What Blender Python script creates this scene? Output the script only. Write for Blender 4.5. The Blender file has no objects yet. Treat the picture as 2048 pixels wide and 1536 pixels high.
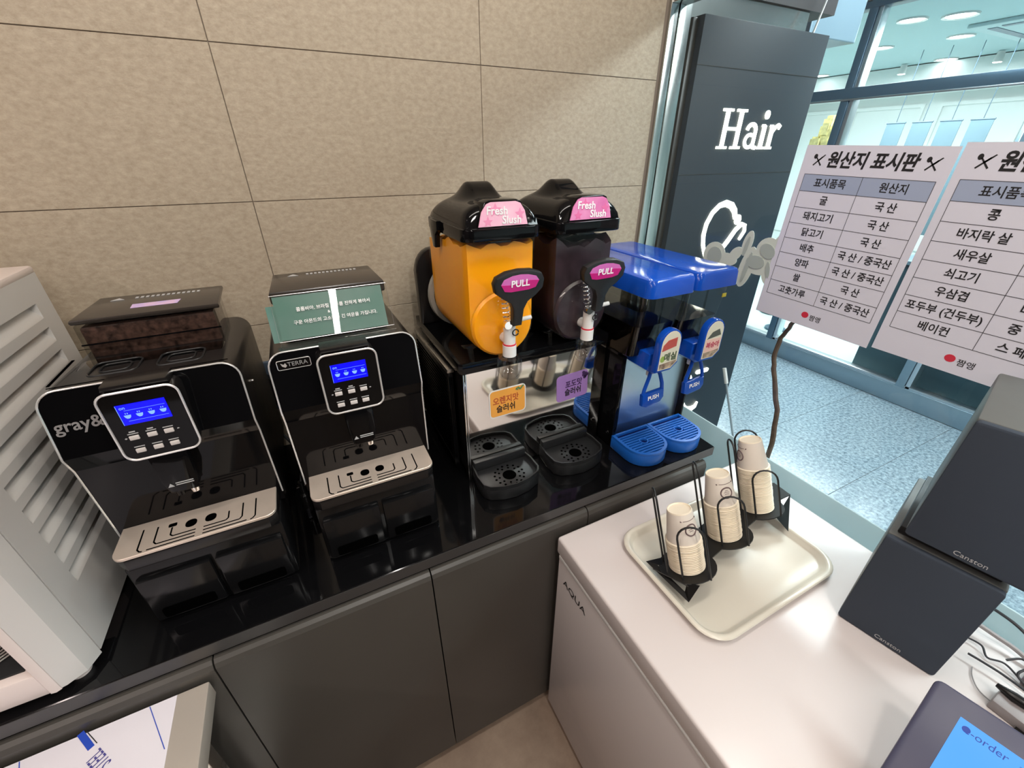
import bpy, bmesh, math, random
from mathutils import Vector, Matrix
random.seed(7)
S = bpy.context.scene
COL = S.collection
PI = math.pi

# ------------------------------------------------------------ camera, light
cam = bpy.data.cameras.new('camera'); co = bpy.data.objects.new('camera', cam); COL.objects.link(co)
yaw, pit, rol = 0.460637, 0.507542, 0.00168
fw = Vector((math.sin(yaw)*math.cos(pit), math.cos(yaw)*math.cos(pit), -math.sin(pit)))
rt = Vector((math.cos(yaw), -math.sin(yaw), 0)); dn = fw.cross(rt)
r2 = rt*math.cos(rol)+dn*math.sin(rol); d2 = -rt*math.sin(rol)+dn*math.cos(rol)
co.matrix_world = Matrix(((r2.x, -d2.x, -fw.x, 0), (r2.y, -d2.y, -fw.y, 0), (r2.z, -d2.z, -fw.z, 1.70), (0, 0, 0, 1)))
cam.sensor_width = 36; cam.lens = 36*830.95/2048; cam.clip_start = .02; cam.clip_end = 60
S.camera = co
S.view_settings.view_transform = 'Standard'; S.view_settings.look = 'None'
S.view_settings.gamma = 1; S.view_settings.use_curve_mapping = False
S.view_settings.exposure = 0.0
W = bpy.data.worlds.new('world'); S.world = W; W.use_nodes = True
W.node_tree.nodes['Background'].inputs[0].default_value = (.8, .85, .9, 1)
W.node_tree.nodes['Background'].inputs[1].default_value = .15
def area(name, loc, sx, sy, power, col, aim=None):
    l = bpy.data.lights.new(name, 'AREA'); l.shape = 'RECTANGLE'; l.size = sx; l.size_y = sy
    l.energy = power; l.color = col
    o = bpy.data.objects.new(name, l); COL.objects.link(o); o.location = loc
    if aim: o.rotation_euler = (Vector(aim)-Vector(loc)).to_track_quat('-Z', 'Y').to_euler()
    return o
WARM = (1, .84, .70)
area('ceiling_lamp_light', (.15, -1.7, 2.66), .05, 2.4, 29, (1, .95, .90))
area('ceiling_lamp_light', (-1.9, -1.2, 2.66), .06, 2.4, 24, (1, .84, .79))
area('wall_washer_light', (-.7, .35, 2.66), .9, .12, 9, (1, .90, .83), (-.7, 1.24, 1.3))
area('wall_washer_light', (.55, .35, 2.66), .9, .12, 9, (1, .95, .87), (.55, 1.24, 1.3))
area('downlight_light', (.5, -.3, 2.66), .14, .14, 7, (1, .95, .88))
area('corridor_light', (2.5, 1.2, 2.86), .5, 1.6, 52, (.82, .96, 1))
area('corridor_light', (2.5, -1.2, 2.86), .5, 1.6, 38, (.82, .96, 1))
area('shop_light', (5.3, 2.6, 2.56), 1.6, 2.6, 180, (.93, .97, 1))

# ------------------------------------------------------------ materials
def mat(name, col, rough=.5, metal=0, noise=0, nscale=30, bump=0, bscale=80, coat=0, emit=None, es=0, alpha=1, spec=.5, col2=None, sss=0, bstr=.2):
    m = bpy.data.materials.new(name); m.use_nodes = True
    nt = m.node_tree; p = nt.nodes['Principled BSDF']
    c = tuple(col)+(1,)
    p.inputs['Base Color'].default_value = c
    p.inputs['Roughness'].default_value = rough; p.inputs['Metallic'].default_value = metal
    p.inputs['Coat Weight'].default_value = coat; p.inputs['Coat Roughness'].default_value = .03
    p.inputs['Specular IOR Level'].default_value = spec
    p.inputs['Alpha'].default_value = alpha
    tc = nt.nodes.new('ShaderNodeTexCoord')
    n = nt.nodes.new('ShaderNodeTexNoise'); n.inputs['Scale'].default_value = nscale; n.inputs['Detail'].default_value = 6
    nt.links.new(tc.outputs['Object'], n.inputs['Vector'])
    if noise or col2:
        r = nt.nodes.new('ShaderNodeMapRange'); nt.links.new(n.outputs['Fac'], r.inputs[0])
        r.inputs[1].default_value = .3; r.inputs[2].default_value = .7
        mx = nt.nodes.new('ShaderNodeMix'); mx.data_type = 'RGBA'
        nt.links.new(r.outputs[0], mx.inputs[0])
        mx.inputs[6].default_value = tuple(v*(1-noise) for v in col)+(1,)
        mx.inputs[7].default_value = (tuple(col2) if col2 else tuple(min(1, v*(1+noise)) for v in col))+(1,)
        nt.links.new(mx.outputs[2], p.inputs['Base Color'])
    else:
        mr = nt.nodes.new('ShaderNodeMapRange'); nt.links.new(n.outputs['Fac'], mr.inputs[0])
        mr.inputs[3].default_value = max(0, rough-.03); mr.inputs[4].default_value = min(1, rough+.03)
        nt.links.new(mr.outputs[0], p.inputs['Roughness'])
    if bump:
        n2 = nt.nodes.new('ShaderNodeTexNoise'); n2.inputs['Scale'].default_value = bscale; n2.inputs['Detail'].default_value = 8
        nt.links.new(tc.outputs['Object'], n2.inputs['Vector'])
        b = nt.nodes.new('ShaderNodeBump'); b.inputs['Strength'].default_value = bstr; b.inputs['Distance'].default_value = bump
        nt.links.new(n2.outputs['Fac'], b.inputs['Height']); nt.links.new(b.outputs[0], p.inputs['Normal'])
    if emit:
        p.inputs['Emission Color'].default_value = tuple(emit)+(1,); p.inputs['Emission Strength'].default_value = es
    if sss: p.inputs['Subsurface Weight'].default_value = sss; p.inputs['Subsurface Scale'].default_value = .02
    return m
def glass(name, tint=(1, 1, 1), refl=1.0, rough=.0, ior=1.45):
    m = bpy.data.materials.new(name); m.use_nodes = True; nt = m.node_tree; nt.nodes.clear()
    o = nt.nodes.new('ShaderNodeOutputMaterial'); t = nt.nodes.new('ShaderNodeBsdfTransparent'); g = nt.nodes.new('ShaderNodeBsdfGlossy')
    t.inputs[0].default_value = tuple(tint)+(1,); g.inputs['Roughness'].default_value = rough
    lw = nt.nodes.new('ShaderNodeLayerWeight'); lw.inputs[0].default_value = .5
    pw = nt.nodes.new('ShaderNodeMath'); pw.operation = 'POWER'; pw.inputs[1].default_value = 4.5; nt.links.new(lw.outputs['Facing'], pw.inputs[0])
    f = nt.nodes.new('ShaderNodeMapRange'); f.inputs[3].default_value = .045; f.inputs[4].default_value = .9; nt.links.new(pw.outputs[0], f.inputs[0])
    mu = nt.nodes.new('ShaderNodeMath'); mu.operation = 'MULTIPLY'; mu.inputs[1].default_value = refl
    mx = nt.nodes.new('ShaderNodeMixShader')
    nt.links.new(f.outputs[0], mu.inputs[0]); nt.links.new(mu.outputs[0], mx.inputs[0])
    nt.links.new(t.outputs[0], mx.inputs[1]); nt.links.new(g.outputs[0], mx.inputs[2]); nt.links.new(mx.outputs[0], o.inputs[0])
    return m
def s2l(*c):
    return tuple(((v/255)/12.92 if v/255 <= .04045 else ((v/255+.055)/1.055)**2.4) for v in c)
def stone(name, a, b, sc=(3, 3, 14), rough=.6, bump=.004, speck=False):
    m = bpy.data.materials.new(name); m.use_nodes = True; nt = m.node_tree; p = nt.nodes['Principled BSDF']
    tc = nt.nodes.new('ShaderNodeTexCoord'); mp = nt.nodes.new('ShaderNodeMapping'); mp.inputs['Scale'].default_value = sc
    geo = nt.nodes.new('ShaderNodeNewGeometry')
    nt.links.new(geo.outputs['Position'], mp.inputs[0])
    n = nt.nodes.new('ShaderNodeTexNoise'); n.inputs['Scale'].default_value = 3 if not speck else 9; n.inputs['Detail'].default_value = 12; n.inputs['Roughness'].default_value = .7
    nt.links.new(mp.outputs[0], n.inputs['Vector'])
    cr = nt.nodes.new('ShaderNodeValToRGB'); cr.color_ramp.elements[0].position = .32; cr.color_ramp.elements[1].position = .68
    cr.color_ramp.elements[0].color = tuple(a)+(1,); cr.color_ramp.elements[1].color = tuple(b)+(1,)
    nt.links.new(n.outputs['Fac'], cr.inputs[0]); nt.links.new(cr.outputs[0], p.inputs['Base Color'])
    p.inputs['Roughness'].default_value = rough
    if bump:
        bm_ = nt.nodes.new('ShaderNodeBump'); bm_.inputs['Strength'].default_value = .35; bm_.inputs['Distance'].default_value = bump
        nt.links.new(n.outputs['Fac'], bm_.inputs['Height']); nt.links.new(bm_.outputs[0], p.inputs['Normal'])
    return m

BLK = mat('black_gloss_plastic', (.003, .003, .0035), .06, spec=.2)
BLK2 = mat('black_satin_plastic', (.010, .009, .009), .24, spec=.4)
BLK3 = mat('charcoal_plastic', (.013, .0135, .0145), .38, spec=.4)
LIDM = mat('warm_black_gloss_lid', (.030, .024, .020), .2, spec=.6)
DRAW = mat('black_drawer_plastic', (.006, .006, .0065), .16, spec=.3)
DARK = mat('dark_void', (.001, .001, .001), .9, spec=0)
GRAN = mat('black_polished_counter', (.003, .003, .0034), .07, noise=.3, nscale=400, spec=.3)
EDGE = mat('counter_edge', (.035, .033, .033), .3)
DOOR = mat('taupe_cabinet_laminate', (.052, .047, .041), .38, noise=.1, nscale=3)
STEEL = mat('brushed_steel', (.62, .60, .57), .28, 1, bump=.0004, bscale=200)
STEELS = mat('smooth_frame_steel', (.60, .60, .58), .2, 1)
STEELB = mat('cool_brushed_steel', (.66, .69, .72), .3, 1, bump=.0003, bscale=150)
MIRR = mat('mirror_steel', (.78, .76, .73), .05, 1)
CHROME = mat('chrome', (.85, .85, .85), .08, 1)
TRIM = mat('silver_trim', (.78, .77, .76), .25, .6)
PLATE = mat('warm_steel_grate', (.70, .59, .50), .40, .6, noise=.08, nscale=12)
WPINK = mat('ivory_appliance_plastic', s2l(222, 208, 202), .3)
WGREY = mat('grey_appliance_side', s2l(206, 202, 198), .4)
FRZ = mat('white_freezer_enamel', s2l(214, 206, 204), .24)
CREAM = mat('cream_melamine', s2l(214, 208, 194), .22)
CUPM = mat('paper_cup_cream', s2l(238, 226, 204), .6)
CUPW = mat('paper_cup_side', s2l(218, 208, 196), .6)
INK = mat('brown_ink', s2l(105, 85, 85), .6)
WIRE = mat('black_coated_wire', (.012, .012, .012), .4)
BLUE = mat('blue_plastic', (.005, .065, .42), .12)
BLUED = mat('deep_blue_slot', (.001, .008, .07), .7, spec=.1)
BLUET = mat('blue_tray_plastic', (.008, .10, .42), .38)
ORANGE = mat('orange_slush', (1.0, .375, .001), .35, noise=.04, nscale=14, sss=.25)
PURP = mat('dark_grape_slush', (.028, .016, .021), .35, noise=.4, nscale=25, bump=.002, bscale=40)
COLA = mat('dark_juice', (.002, .0015, .001), .05)
CLEAR = glass('clear_plastic', (.98, .98, .97), .35)
CLEARN = glass('clear_nozzle_plastic', (.95, .95, .94), 1.0)
CLEAR2 = glass('smoky_clear_plastic', (.80, .80, .78), 1.0)
SMOKE = glass('smoked_cover', (.22, .20, .20), 1.2)
PANE = glass('window_glass', (.975, .995, .992), .4)
PANE2 = glass('shopfront_glass', (.965, .995, .995), .45)
WHITE = mat('white_print', (.9, .9, .9), .5)
WHITEP = mat('white_plastic', (.75, .74, .72), .35)
INKB = mat('black_ink', (.012, .012, .014), .5)
RED = mat('red_mark', (.62, .03, .06), .5)
PINK = mat('pink_label', s2l(232, 150, 195), .35, col2=s2l(214, 110, 170), nscale=22)
PINKB = mat('pale_pink_label', s2l(244, 176, 206), .35, col2=s2l(250, 205, 222), nscale=22)
MAG = mat('magenta_label', s2l(190, 22, 120), .35)
MAUVE = mat('mauve_label', s2l(205, 105, 180), .35)
PAPER = mat('white_laminated_paper', s2l(216, 216, 228), .3)
HDR = mat('blue_grey_header', s2l(160, 172, 196), .3)
LINE = mat('thin_table_line', (.06, .06, .07), .5)
FROST = mat('frosted_window_film', s2l(212, 228, 230), .6)
_nt = FROST.node_tree; _t = _nt.nodes.new('ShaderNodeBsdfTranslucent'); _t.inputs[0].default_value = (.66, .74, .75, 1); _m = _nt.nodes.new('ShaderNodeMixShader'); _m.inputs[0].default_value = .55
_nt.links.new(_nt.nodes['Principled BSDF'].outputs[0], _m.inputs[1]); _nt.links.new(_t.outputs[0], _m.inputs[2]); _nt.links.new(_m.outputs[0], _nt.nodes['Material Output'].inputs[0])
DECAL = mat('frosted_flower_decal', s2l(204, 212, 202), .5)
DECAL2 = mat('frosted_flower_petal', s2l(168, 178, 172), .5)
SIGNM = mat('dark_slate_panel', s2l(42, 51, 59), .5, noise=.05, nscale=2, spec=.25)
SIGND = mat('dark_brown_panel', s2l(52, 50, 48), .35)
NEON = mat('warm_white_sign_light', (1, 1, .9), .5, emit=(1, .96, .80), es=6)
FABRIC = mat('dark_speaker_cloth', (.036, .047, .066), .9, bump=.0006, bscale=900)
SPKS = mat('grey_speaker_side', (.12, .125, .12), .45)
TAB = mat('dark_indigo_bezel', (.05, .052, .10), .35)
SCR = mat('light_blue_screen', (0, 0, 0), .3, emit=(.07, .38, 1.0), es=1.1)
LCD = mat('blue_lcd_screen', (0, 0, 0), .3, emit=(.0, .0, 1.0), es=1.2)
LCDI = mat('lcd_icon', (0, 0, 0), .3, emit=(.28, .55, 1.0), es=1.0)
BTN = mat('light_grey_button', s2l(205, 198, 194), .4)
GRN = mat('green_menu_card', s2l(62, 110, 98), .4, col2=s2l(100, 125, 120), nscale=8)
BEAN = mat('roasted_coffee_beans', (.13, .07, .055), .3, col2=(.02, .011, .009), nscale=110, bump=.004, bscale=110)
TWIG = mat('brown_bark', s2l(92, 72, 58), .8, noise=.3, nscale=60, bump=.002, bscale=90)
CABLE = mat('dark_cable', (.02, .02, .024), .5)
CABLW = mat('grey_cable', s2l(150, 145, 145), .5)
YEL = mat('yellow_patch', s2l(198, 180, 40), .5)
TILE = stone('beige_stone_tile', s2l(156, 142, 122), s2l(180, 167, 147), (22, 22, 34), .55, .003)
GROUT = mat('tile_grout', s2l(120, 108, 96), .8)
GRANI = stone('grey_granite_tile', s2l(70, 88, 102), s2l(170, 188, 198), (6, 6, 6), .18, 0, True)
FLOOR = stone('brown_floor_tile', s2l(128, 108, 92), s2l(156, 136, 118), (2, 2, 2), .45, .001)
PLAST = mat('painted_ceiling', s2l(225, 215, 205), .8)
SHOPW = mat('pale_shop_wall', s2l(236, 240, 238), .7)
LAMP = mat('lamp_diffuser', (1, 1, 1), .5, emit=(1, .98, .95), es=9)
LAMPC = mat('cool_lamp_diffuser', (1, 1, 1), .5, emit=(.95, 1, 1), es=14)
STORM = mat('slate_blue_metal', s2l(84, 108, 126), .3, .5)
STORM2 = mat('pale_aluminium', s2l(130, 152, 166), .3, .4)
DRKC = mat('dark_teal_counter', s2l(46, 70, 80), .3)
FILM = mat('white_protective_film', s2l(212, 206, 212), .2)
BLINK = mat('blue_print', s2l(30, 66, 170), .5)

# ------------------------------------------------------------ geometry
class G:
    def __init__(s): s.bm = bmesh.new()
    def add(s, bm):
        me = bpy.data.meshes.new('t'); bm.to_mesh(me); bm.free(); s.bm.from_mesh(me); bpy.data.meshes.remove(me); return s
    def box(s, x0, x1, y0, y1, z0, z1, bev=0, seg=2, M=None):
        b = bmesh.new(); bmesh.ops.create_cube(b, size=1)
        for v in b.verts: v.co = Vector(((x0+x1)/2+v.co.x*(x1-x0), (y0+y1)/2+v.co.y*(y1-y0), (z0+z1)/2+v.co.z*(z1-z0)))
        if bev: bmesh.ops.bevel(b, geom=b.edges[:], offset=bev, segments=seg, profile=.5, affect='EDGES')
        if M: bmesh.ops.transform(b, matrix=M, verts=b.verts)
        return s.add(b)
    def prism(s, pts, ax, a0, a1, bev=0, seg=2, M=None):
        b = bmesh.new(); f = {'x': lambda p, a: (a, p[0], p[1]), 'y': lambda p, a: (p[0], a, p[1]), 'z': lambda p, a: (p[0], p[1], a)}[ax]
        A = [b.verts.new(f(p, a0)) for p in pts]; B = [b.verts.new(f(p, a1)) for p in pts]; n = len(pts)
        b.faces.new(A); b.faces.new(B[::-1])
        for i in range(n): b.faces.new((A[i], B[i], B[(i+1) % n], A[(i+1) % n]))
        bmesh.ops.recalc_face_normals(b, faces=b.faces)
        if bev:
            es = [e for e in b.edges if not (e.verts[0] in A) ^ (e.verts[1] in A)]
            bmesh.ops.bevel(b, geom=es, offset=bev, segments=seg, profile=.5, affect='EDGES')
        if M: bmesh.ops.transform(b, matrix=M, verts=b.verts)
        return s.add(b)
    def tube(s, pts, r, n=8, cyc=False):
        pts = [Vector(p) for p in pts]; b = bmesh.new(); rings = []; N = len(pts); up = None
        for i, p in enumerate(pts):
            a = pts[(i-1) % N] if (i > 0 or cyc) else p; c = pts[(i+1) % N] if (i < N-1 or cyc) else p
            t = (c-a).normalized()
            if up is None: up = t.orthogonal().normalized()
            up = (up-t*up.dot(t)); up = up.normalized() if up.length > 1e-6 else t.orthogonal().normalized()
            w = t.cross(up); rr = r[i] if isinstance(r, (list, tuple)) else r
            rings.append([b.verts.new(p+(up*math.cos(k*2*PI/n)+w*math.sin(k*2*PI/n))*rr) for k in range(n)])
        for i in range(N if cyc else N-1):
            A, B = rings[i], rings[(i+1) % N]
            for k in range(n): b.faces.new((A[k], A[(k+1) % n], B[(k+1) % n], B[k]))
        if not cyc: b.faces.new(rings[0][::-1]); b.faces.new(rings[-1])
        bmesh.ops.recalc_face_normals(b, faces=b.faces)
        return s.add(b)
    def lathe(s, prof, c=(0, 0, 0), n=32, M=None, closed=False):
        b = bmesh.new(); R = []
        for r, z in prof:
            R.append([b.verts.new((0, 0, z))] if r < 1e-6 else [b.verts.new((r*math.cos(k*2*PI/n), r*math.sin(k*2*PI/n), z)) for k in range(n)])
        P = list(zip(R, R[1:]))+([(R[-1], R[0])] if closed else [])
        for A, B in P:
            for k in range(n):
                k2 = (k+1) % n
                if len(A) == 1 and len(B) == 1: continue
                if len(A) == 1: b.faces.new((A[0], B[k], B[k2]))
                elif len(B) == 1: b.faces.new((A[k], B[0], A[k2]))
                else: b.faces.new((A[k], B[k], B[k2], A[k2]))
        bmesh.ops.recalc_face_normals(b, faces=b.faces)
        bmesh.ops.transform(b, matrix=Matrix.Translation(c) @ (M or Matrix()), verts=b.verts)
        return s.add(b)
    def poly(s, pts):
        b = bmesh.new(); b.faces.new([b.verts.new(p) for p in pts]); return s.add(b)
    def grid(s, fn, nu, nv):
        b = bmesh.new(); V = [[b.verts.new(fn(i/nu, j/nv)) for j in range(nv+1)] for i in range(nu+1)]
        for i in range(nu):
            for j in range(nv): b.faces.new((V[i][j], V[i+1][j], V[i+1][j+1], V[i][j+1]))
        return s.add(b)
    def build(s, name, m, parent=None, off=None, smooth=True, kind=None, label=None):
        me = bpy.data.meshes.new(name)
        if off is not None: bmesh.ops.translate(s.bm, verts=s.bm.verts, vec=-Vector(off))
        s.bm.to_mesh(me); s.bm.free(); me.materials.append(m)
        if smooth:
            for p in me.polygons: p.use_smooth = True
            me.set_sharp_from_angle(angle=math.radians(35))
        o = bpy.data.objects.new(name, me); COL.objects.link(o)
        if parent: o.parent = parent
        if kind: o['kind'] = kind
        if label: o['label'] = label
        return o
def rrect(w, h, r, n=5, cx=0, cy=0):
    P = []
    for sx, sy, a0 in ((1, 1, 0), (-1, 1, 90), (-1, -1, 180), (1, -1, 270)):
        for k in range(n+1):
            a = math.radians(a0+90*k/n); P.append((cx+sx*(w/2-r)+r*math.cos(a), cy+sy*(h/2-r)+r*math.sin(a)))
    return P
def thing(name, label, cat, loc=(0, 0, 0), group=None, rz=0):
    o = bpy.data.objects.new(name, None); o.empty_display_size = .05; COL.objects.link(o); o.location = loc; o.rotation_euler.z = rz
    return tag(o, label, cat, group)
def tag(o, label, cat, group=None, kind=None):
    o['label'] = label; o['category'] = cat
    if group: o['group'] = group
    if kind: o['kind'] = kind
    return o
def struct(g, name, m, smooth=False, parent=None):
    o = g.build(name, m, parent, smooth=smooth)
    if not parent: o['kind'] = 'structure'
    return o
def copy_tree(o, parent=None):
    c = o.copy(); COL.objects.link(c)
    if parent: c.parent = parent
    for ch in list(o.children): copy_tree(ch, c)
    return c
TXT = {}
def text(s, size, m, org, xd, yd, parent=None, name='lettering', off=None, bold=0, shear=0, align='CENTER', extr=.0002, space=1.0, sx=1):
    cu = bpy.data.curves.new('t', 'FONT'); cu.body = s; cu.size = size; cu.align_x = align; cu.align_y = 'CENTER'
    cu.offset = bold; cu.shear = shear; cu.extrude = extr; cu.resolution_u = 3; cu.space_character = space
    t = bpy.data.objects.new('t', cu); COL.objects.link(t)
    dg = bpy.context.evaluated_depsgraph_get(); me = bpy.data.meshes.new_from_object(t.evaluated_get(dg))
    bpy.data.objects.remove(t)
    xd = Vector(xd).normalized(); yd = Vector(yd); yd = (yd-xd*yd.dot(xd)).normalized(); zd = xd.cross(yd)
    org = Vector(org)-(Vector(off) if off is not None else Vector())
    M = Matrix((xd, yd, zd)).transposed().to_4x4(); M.translation = org
    me.transform(M @ Matrix.Diagonal((sx, 1, 1, 1))); me.materials.clear(); me.materials.append(m); me.name = name
    o = bpy.data.objects.new(name, me); COL.objects.link(o)
    if parent: o.parent = parent
    return o
def X(v): return Vector(v)

# ------------------------------------------------------------ room shell
ZT = 2.7
wb = struct(G().box(-2.6, 1.137, 1.2418, 1.40, 0, ZT), 'wall_back', GROUT)
tile_me = None
xs = [-2.474+.6*i for i in range(7)]; zs = [.099+.3*i for i in range(10)]
for i in range(6):
    for j in range(9):
        x0, x1, z0, z1 = xs[i], min(xs[i+1], 1.134), zs[j], min(zs[j+1], ZT)
        if z1 < .8 or x1 < -1.4: continue
        dy = random.uniform(0, .0006)
        G().box(x0+.0009, x1-.0009, 1.24-dy, 1.2425, z0+.0009, z1-.0009, .0005, 1).build('tile', TILE, wb, smooth=False)
struct(G().box(-2.7, -2.6, -3.4, 1.4, 0, ZT), 'wall_left', mat('taupe_wall', s2l(120, 104, 94), .8))
struct(G().box(-2.7, 1.2, -3.5, -3.4, 0, ZT), 'wall_front', mat('dark_wall', s2l(62, 54, 50), .8))
struct(G().box(-2.7, 1.2, -3.5, 1.4, ZT, ZT+.1), 'ceiling', PLAST)
fl = struct(G().box(-2.7, 1.15, -3.5, 1.4, -.06, -.006), 'floor', GROUT)
for i in range(-4, 3):
    for j in range(-4, 4):
        x0 = i*.6-.1; y0 = j*.6-.3
        x1 = min(x0+.6, 1.149)
        if x1 <= x0 or y0 > 1.2: continue
        G().box(x0+.0015, x1-.0015, y0+.0015, min(y0+.6, 1.25)-.0015, -.008, 0, .001, 1).build('floor_tile', FLOOR, fl, smooth=False)
# window wall on the right
w1 = thing('window_1', 'tall glass window wall with steel frame beside the counter', 'window', (1.17, 0, 0)); del w1['category']; w1['kind'] = 'structure'; w1['label'] = 'tall glass window wall with steel frame'
O = (1.17, 0, 0)
G().box(1.168, 1.173, -3.4, 1.239, .01, 2.1).build('pane', PANE, w1, O, False)
G().box(1.137, 1.168, 1.231, 1.262, 0, 2.6, .002).build('frame_post', STEELS, w1, O)
G().box(1.1735, 1.222, 1.231, 1.262, 0, 2.6, .002).build('frame_post', STEELS, w1, O)
G().box(1.160, 1.181, 1.238, 1.262, 0, 2.6, .001).build('frame_groove', BLK2, w1, O)
G().box(1.14, 1.20, -3.4, 1.230, 2.085, 2.17, .002).build('transom', STEELS, w1, O)
G().box(1.15, 1.19, -3.4, 1.262, -.02, .012, .001).build('sill_rail', STEEL, w1, O)
struct(G().box(1.138, 1.22, -3.5, 1.204, 2.171, ZT), 'wall_right', PLAST)
fm = G().box(1.163, 1.1672, -3.3, 1.230, .02, .868).build('frosted_film', FROST, None, smooth=False)
tag(fm, 'pale aqua frosted film strip covering the lower part of the window', 'window film')

# corridor outside
cf = struct(G().box(1.2, 4.0, -3.5, 5.2, -.06, -.004), 'floor_corridor', GROUT)
for i in range(-3, 3):
    for j in range(-6, 8):
        x0 = 2.78+.585*i; y0 = .775+.58*j; x1 = min(x0+.585, 3.86)
        if x0 < .9 or x1-x0 < .05 or y0+.58 > 5.1: continue
        G().box(max(x0, 1.2)+.001, x1-.001, y0+.001, y0+.579, -.006, 0, .0008, 1).build('granite_tile', GRANI, cf, smooth=False)
struct(G().box(1.2, 4.0, -3.5, 5.2, 2.9, 3.0), 'ceiling_corridor', mat('corridor_ceiling', s2l(150, 165, 170), .7))
struct(G().box(1.15, 4.0, 5.2, 5.3, 0, 3.0), 'wall_corridor_end', SHOPW)
struct(G().box(1.15, 7.8, -3.6, -3.5, 0, 3.0), 'wall_corridor_near', SHOPW)
# opposite shopfront
w2 = thing('window_2', 'shopfront', 'w', (3.9, 0, 0)); del w2['category']; w2['kind'] = 'structure'; w2['label'] = 'glass shopfront across the corridor'
O = (3.9, 0, 0)
G().box(3.90, 3.908, -3.4, 5.1, .12, 2.86).build('pane', PANE2, w2, O, False)
G().box(3.86, 3.95, -3.4, 5.1, 0, .14, .004).build('base_rail', STORM2, w2, O)
G().box(3.87, 3.94, -3.4, 5.1, .14, .16, .002).build('base_bead', STEELB, w2, O)
G().box(3.86, 3.95, -3.4, 5.1, 2.045, 2.112, .003).build('transom', STORM, w2, O)
G().box(3.855, 3.86, -3.4, 5.1, 2.032, 2.044, .001).build('transom_bead', STEELB, w2, O)
G().box(3.86, 3.95, -3.4, 5.1, 2.56, 2.60, .003).build('top_rail', STORM, w2, O)
G().box(3.86, 3.95, -3.4, 5.1, 2.605, 2.62, .001).build('top_bead', STEELB, w2, O)
for y, a, b in ((2.20, 0, 2.9), (1.13, 0, 2.04), (-.6, 0, 2.9), (3.6, 0, 2.9)):
    G().box(3.862, 3.955, y, y+.055, a, b, .003).build('mullion', STORM if a == 0 and b > 2.5 else STORM2, w2, O)
    G().box(3.87, 3.95, y-.032, y-.004, a, b, .002).build('mullion_strip', STEELB, w2, O)
# the shop behind it
struct(G().box(3.96, 7.8, -3.5, 5.2, -.06, 0), 'floor_shop', mat('pale_shop_floor', s2l(196, 216, 212), .25))
struct(G().box(3.96, 7.8, -3.5, 5.2, 2.62, 2.7), 'ceiling_shop', mat('shop_ceiling', s2l(186, 212, 216), .7))
sw = struct(G().box(7.7, 7.8, -3.5, 5.2, 0, 2.7), 'wall_shop_back', SHOPW)
sl = struct(G().box(3.96, 7.8, 5.2, 5.3, 0, 2.7), 'wall_shop_side', SHOPW)
def frame(y0, y1, z0, z1, x=7.7, par=None):
    g = G(); t = .04
    g.box(x-.03, x+.005, y0, y1, z0, z0+t).box(x-.03, x+.005, y0, y1, z1-t, z1).box(x-.03, x+.005, y0, y0+t, z0+t, z1-t).box(x-.03, x+.005, y1-t, y1, z0+t, z1-t)
    return g.build('wall_moulding', SHOPW, par or sw, smooth=False)
for k in range(6): frame(-.6+k*1.0, .25+k*1.0, .5, 2.25)
struct(G().box(7.1, 7.7, -3.4, 5.2, 2.35, 2.61), 'trim_1', SHOPW)
for k, y in enumerate((.9, 1.75, 2.6, 3.45)):
    t = thing('spot_lamp', ['small white spot lamp on the shop bulkhead nearest the camera', 'second small spot lamp on the shop bulkhead', 'third small spot lamp on the shop bulkhead', 'furthest small spot lamp on the shop bulkhead'][k], 'lamp', (6.95, y, 2.61), 'spot lamps inside the shop')
    G().lathe([(0, 0), (.03, 0), (.04, -.09), (0, -.085)], n=16).build('housing', WHITEP, t)
    G().lathe([(0, -.092), (.034, -.092), (.034, -.087), (0, -.087)], n=16).build('bulb', LAMPC, t)
pos = [(4.75, 2.42, .075, 'bright round downlight in the shop ceiling left of the tall mullion top'), (4.93, 2.19, .085, 'large round downlight nearest the top edge of the view'), (5.78, 2.5, .075, 'round downlight beside the ceiling air conditioner'), (5.68, 3.08, .075, 'round downlight behind the tall shopfront mullion'), (7.0, 3.08, .08, 'round downlight just above the shopfront transom'), (6.9, 4.4, .08, 'round downlight beside the dark sign pillar edge')]
for i, (x, y, r, lb) in enumerate(pos):
    t = thing('downlight', lb, 'ceiling light', (x, y, 2.62), 'downlights in the shop ceiling')
    G().lathe([(r, -.001), (r*1.3, -.012), (r*1.35, .002), (r, .002)], n=28, closed=True).build('rim', WHITEP, t)
    G().lathe([(0, -.006), (r, -.006), (r, 0), (0, 0)], n=28).build('diffuser', LAMPC, t)
t = thing('ceiling_air_conditioner', 'square cassette air conditioner set in the shop ceiling', 'air conditioner', (5.9, 1.75, 2.62))
G().box(-.55, .55, -.55, .55, -.03, 0, .01).build('panel', mat('pale_ac_panel', s2l(190, 212, 216), .5), t)
G().box(-.26, .26, -.26, .26, -.034, -.028).build('intake_grille', STORM2, t)
for a, b, c, d in ((-.42, .42, -.46, -.40), (-.42, .42, .40, .46), (-.46, -.40, -.36, .36), (.40, .46, -.36, .36)):
    G().box(a, b, c, d, -.034, -.02).build('vent', STORM, t)
t = thing('shop_counter', 'long dark counter behind the shopfront glass', 'counter', (4.4, .9, 0))
G().box(-.25, .35, -1.5, .72, 0, .95, .01).build('body', DRKC, t); G().box(-.28, .38, -1.52, .74, .95, .98, .006).build('top', STORM2, t)
g = G()
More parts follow.
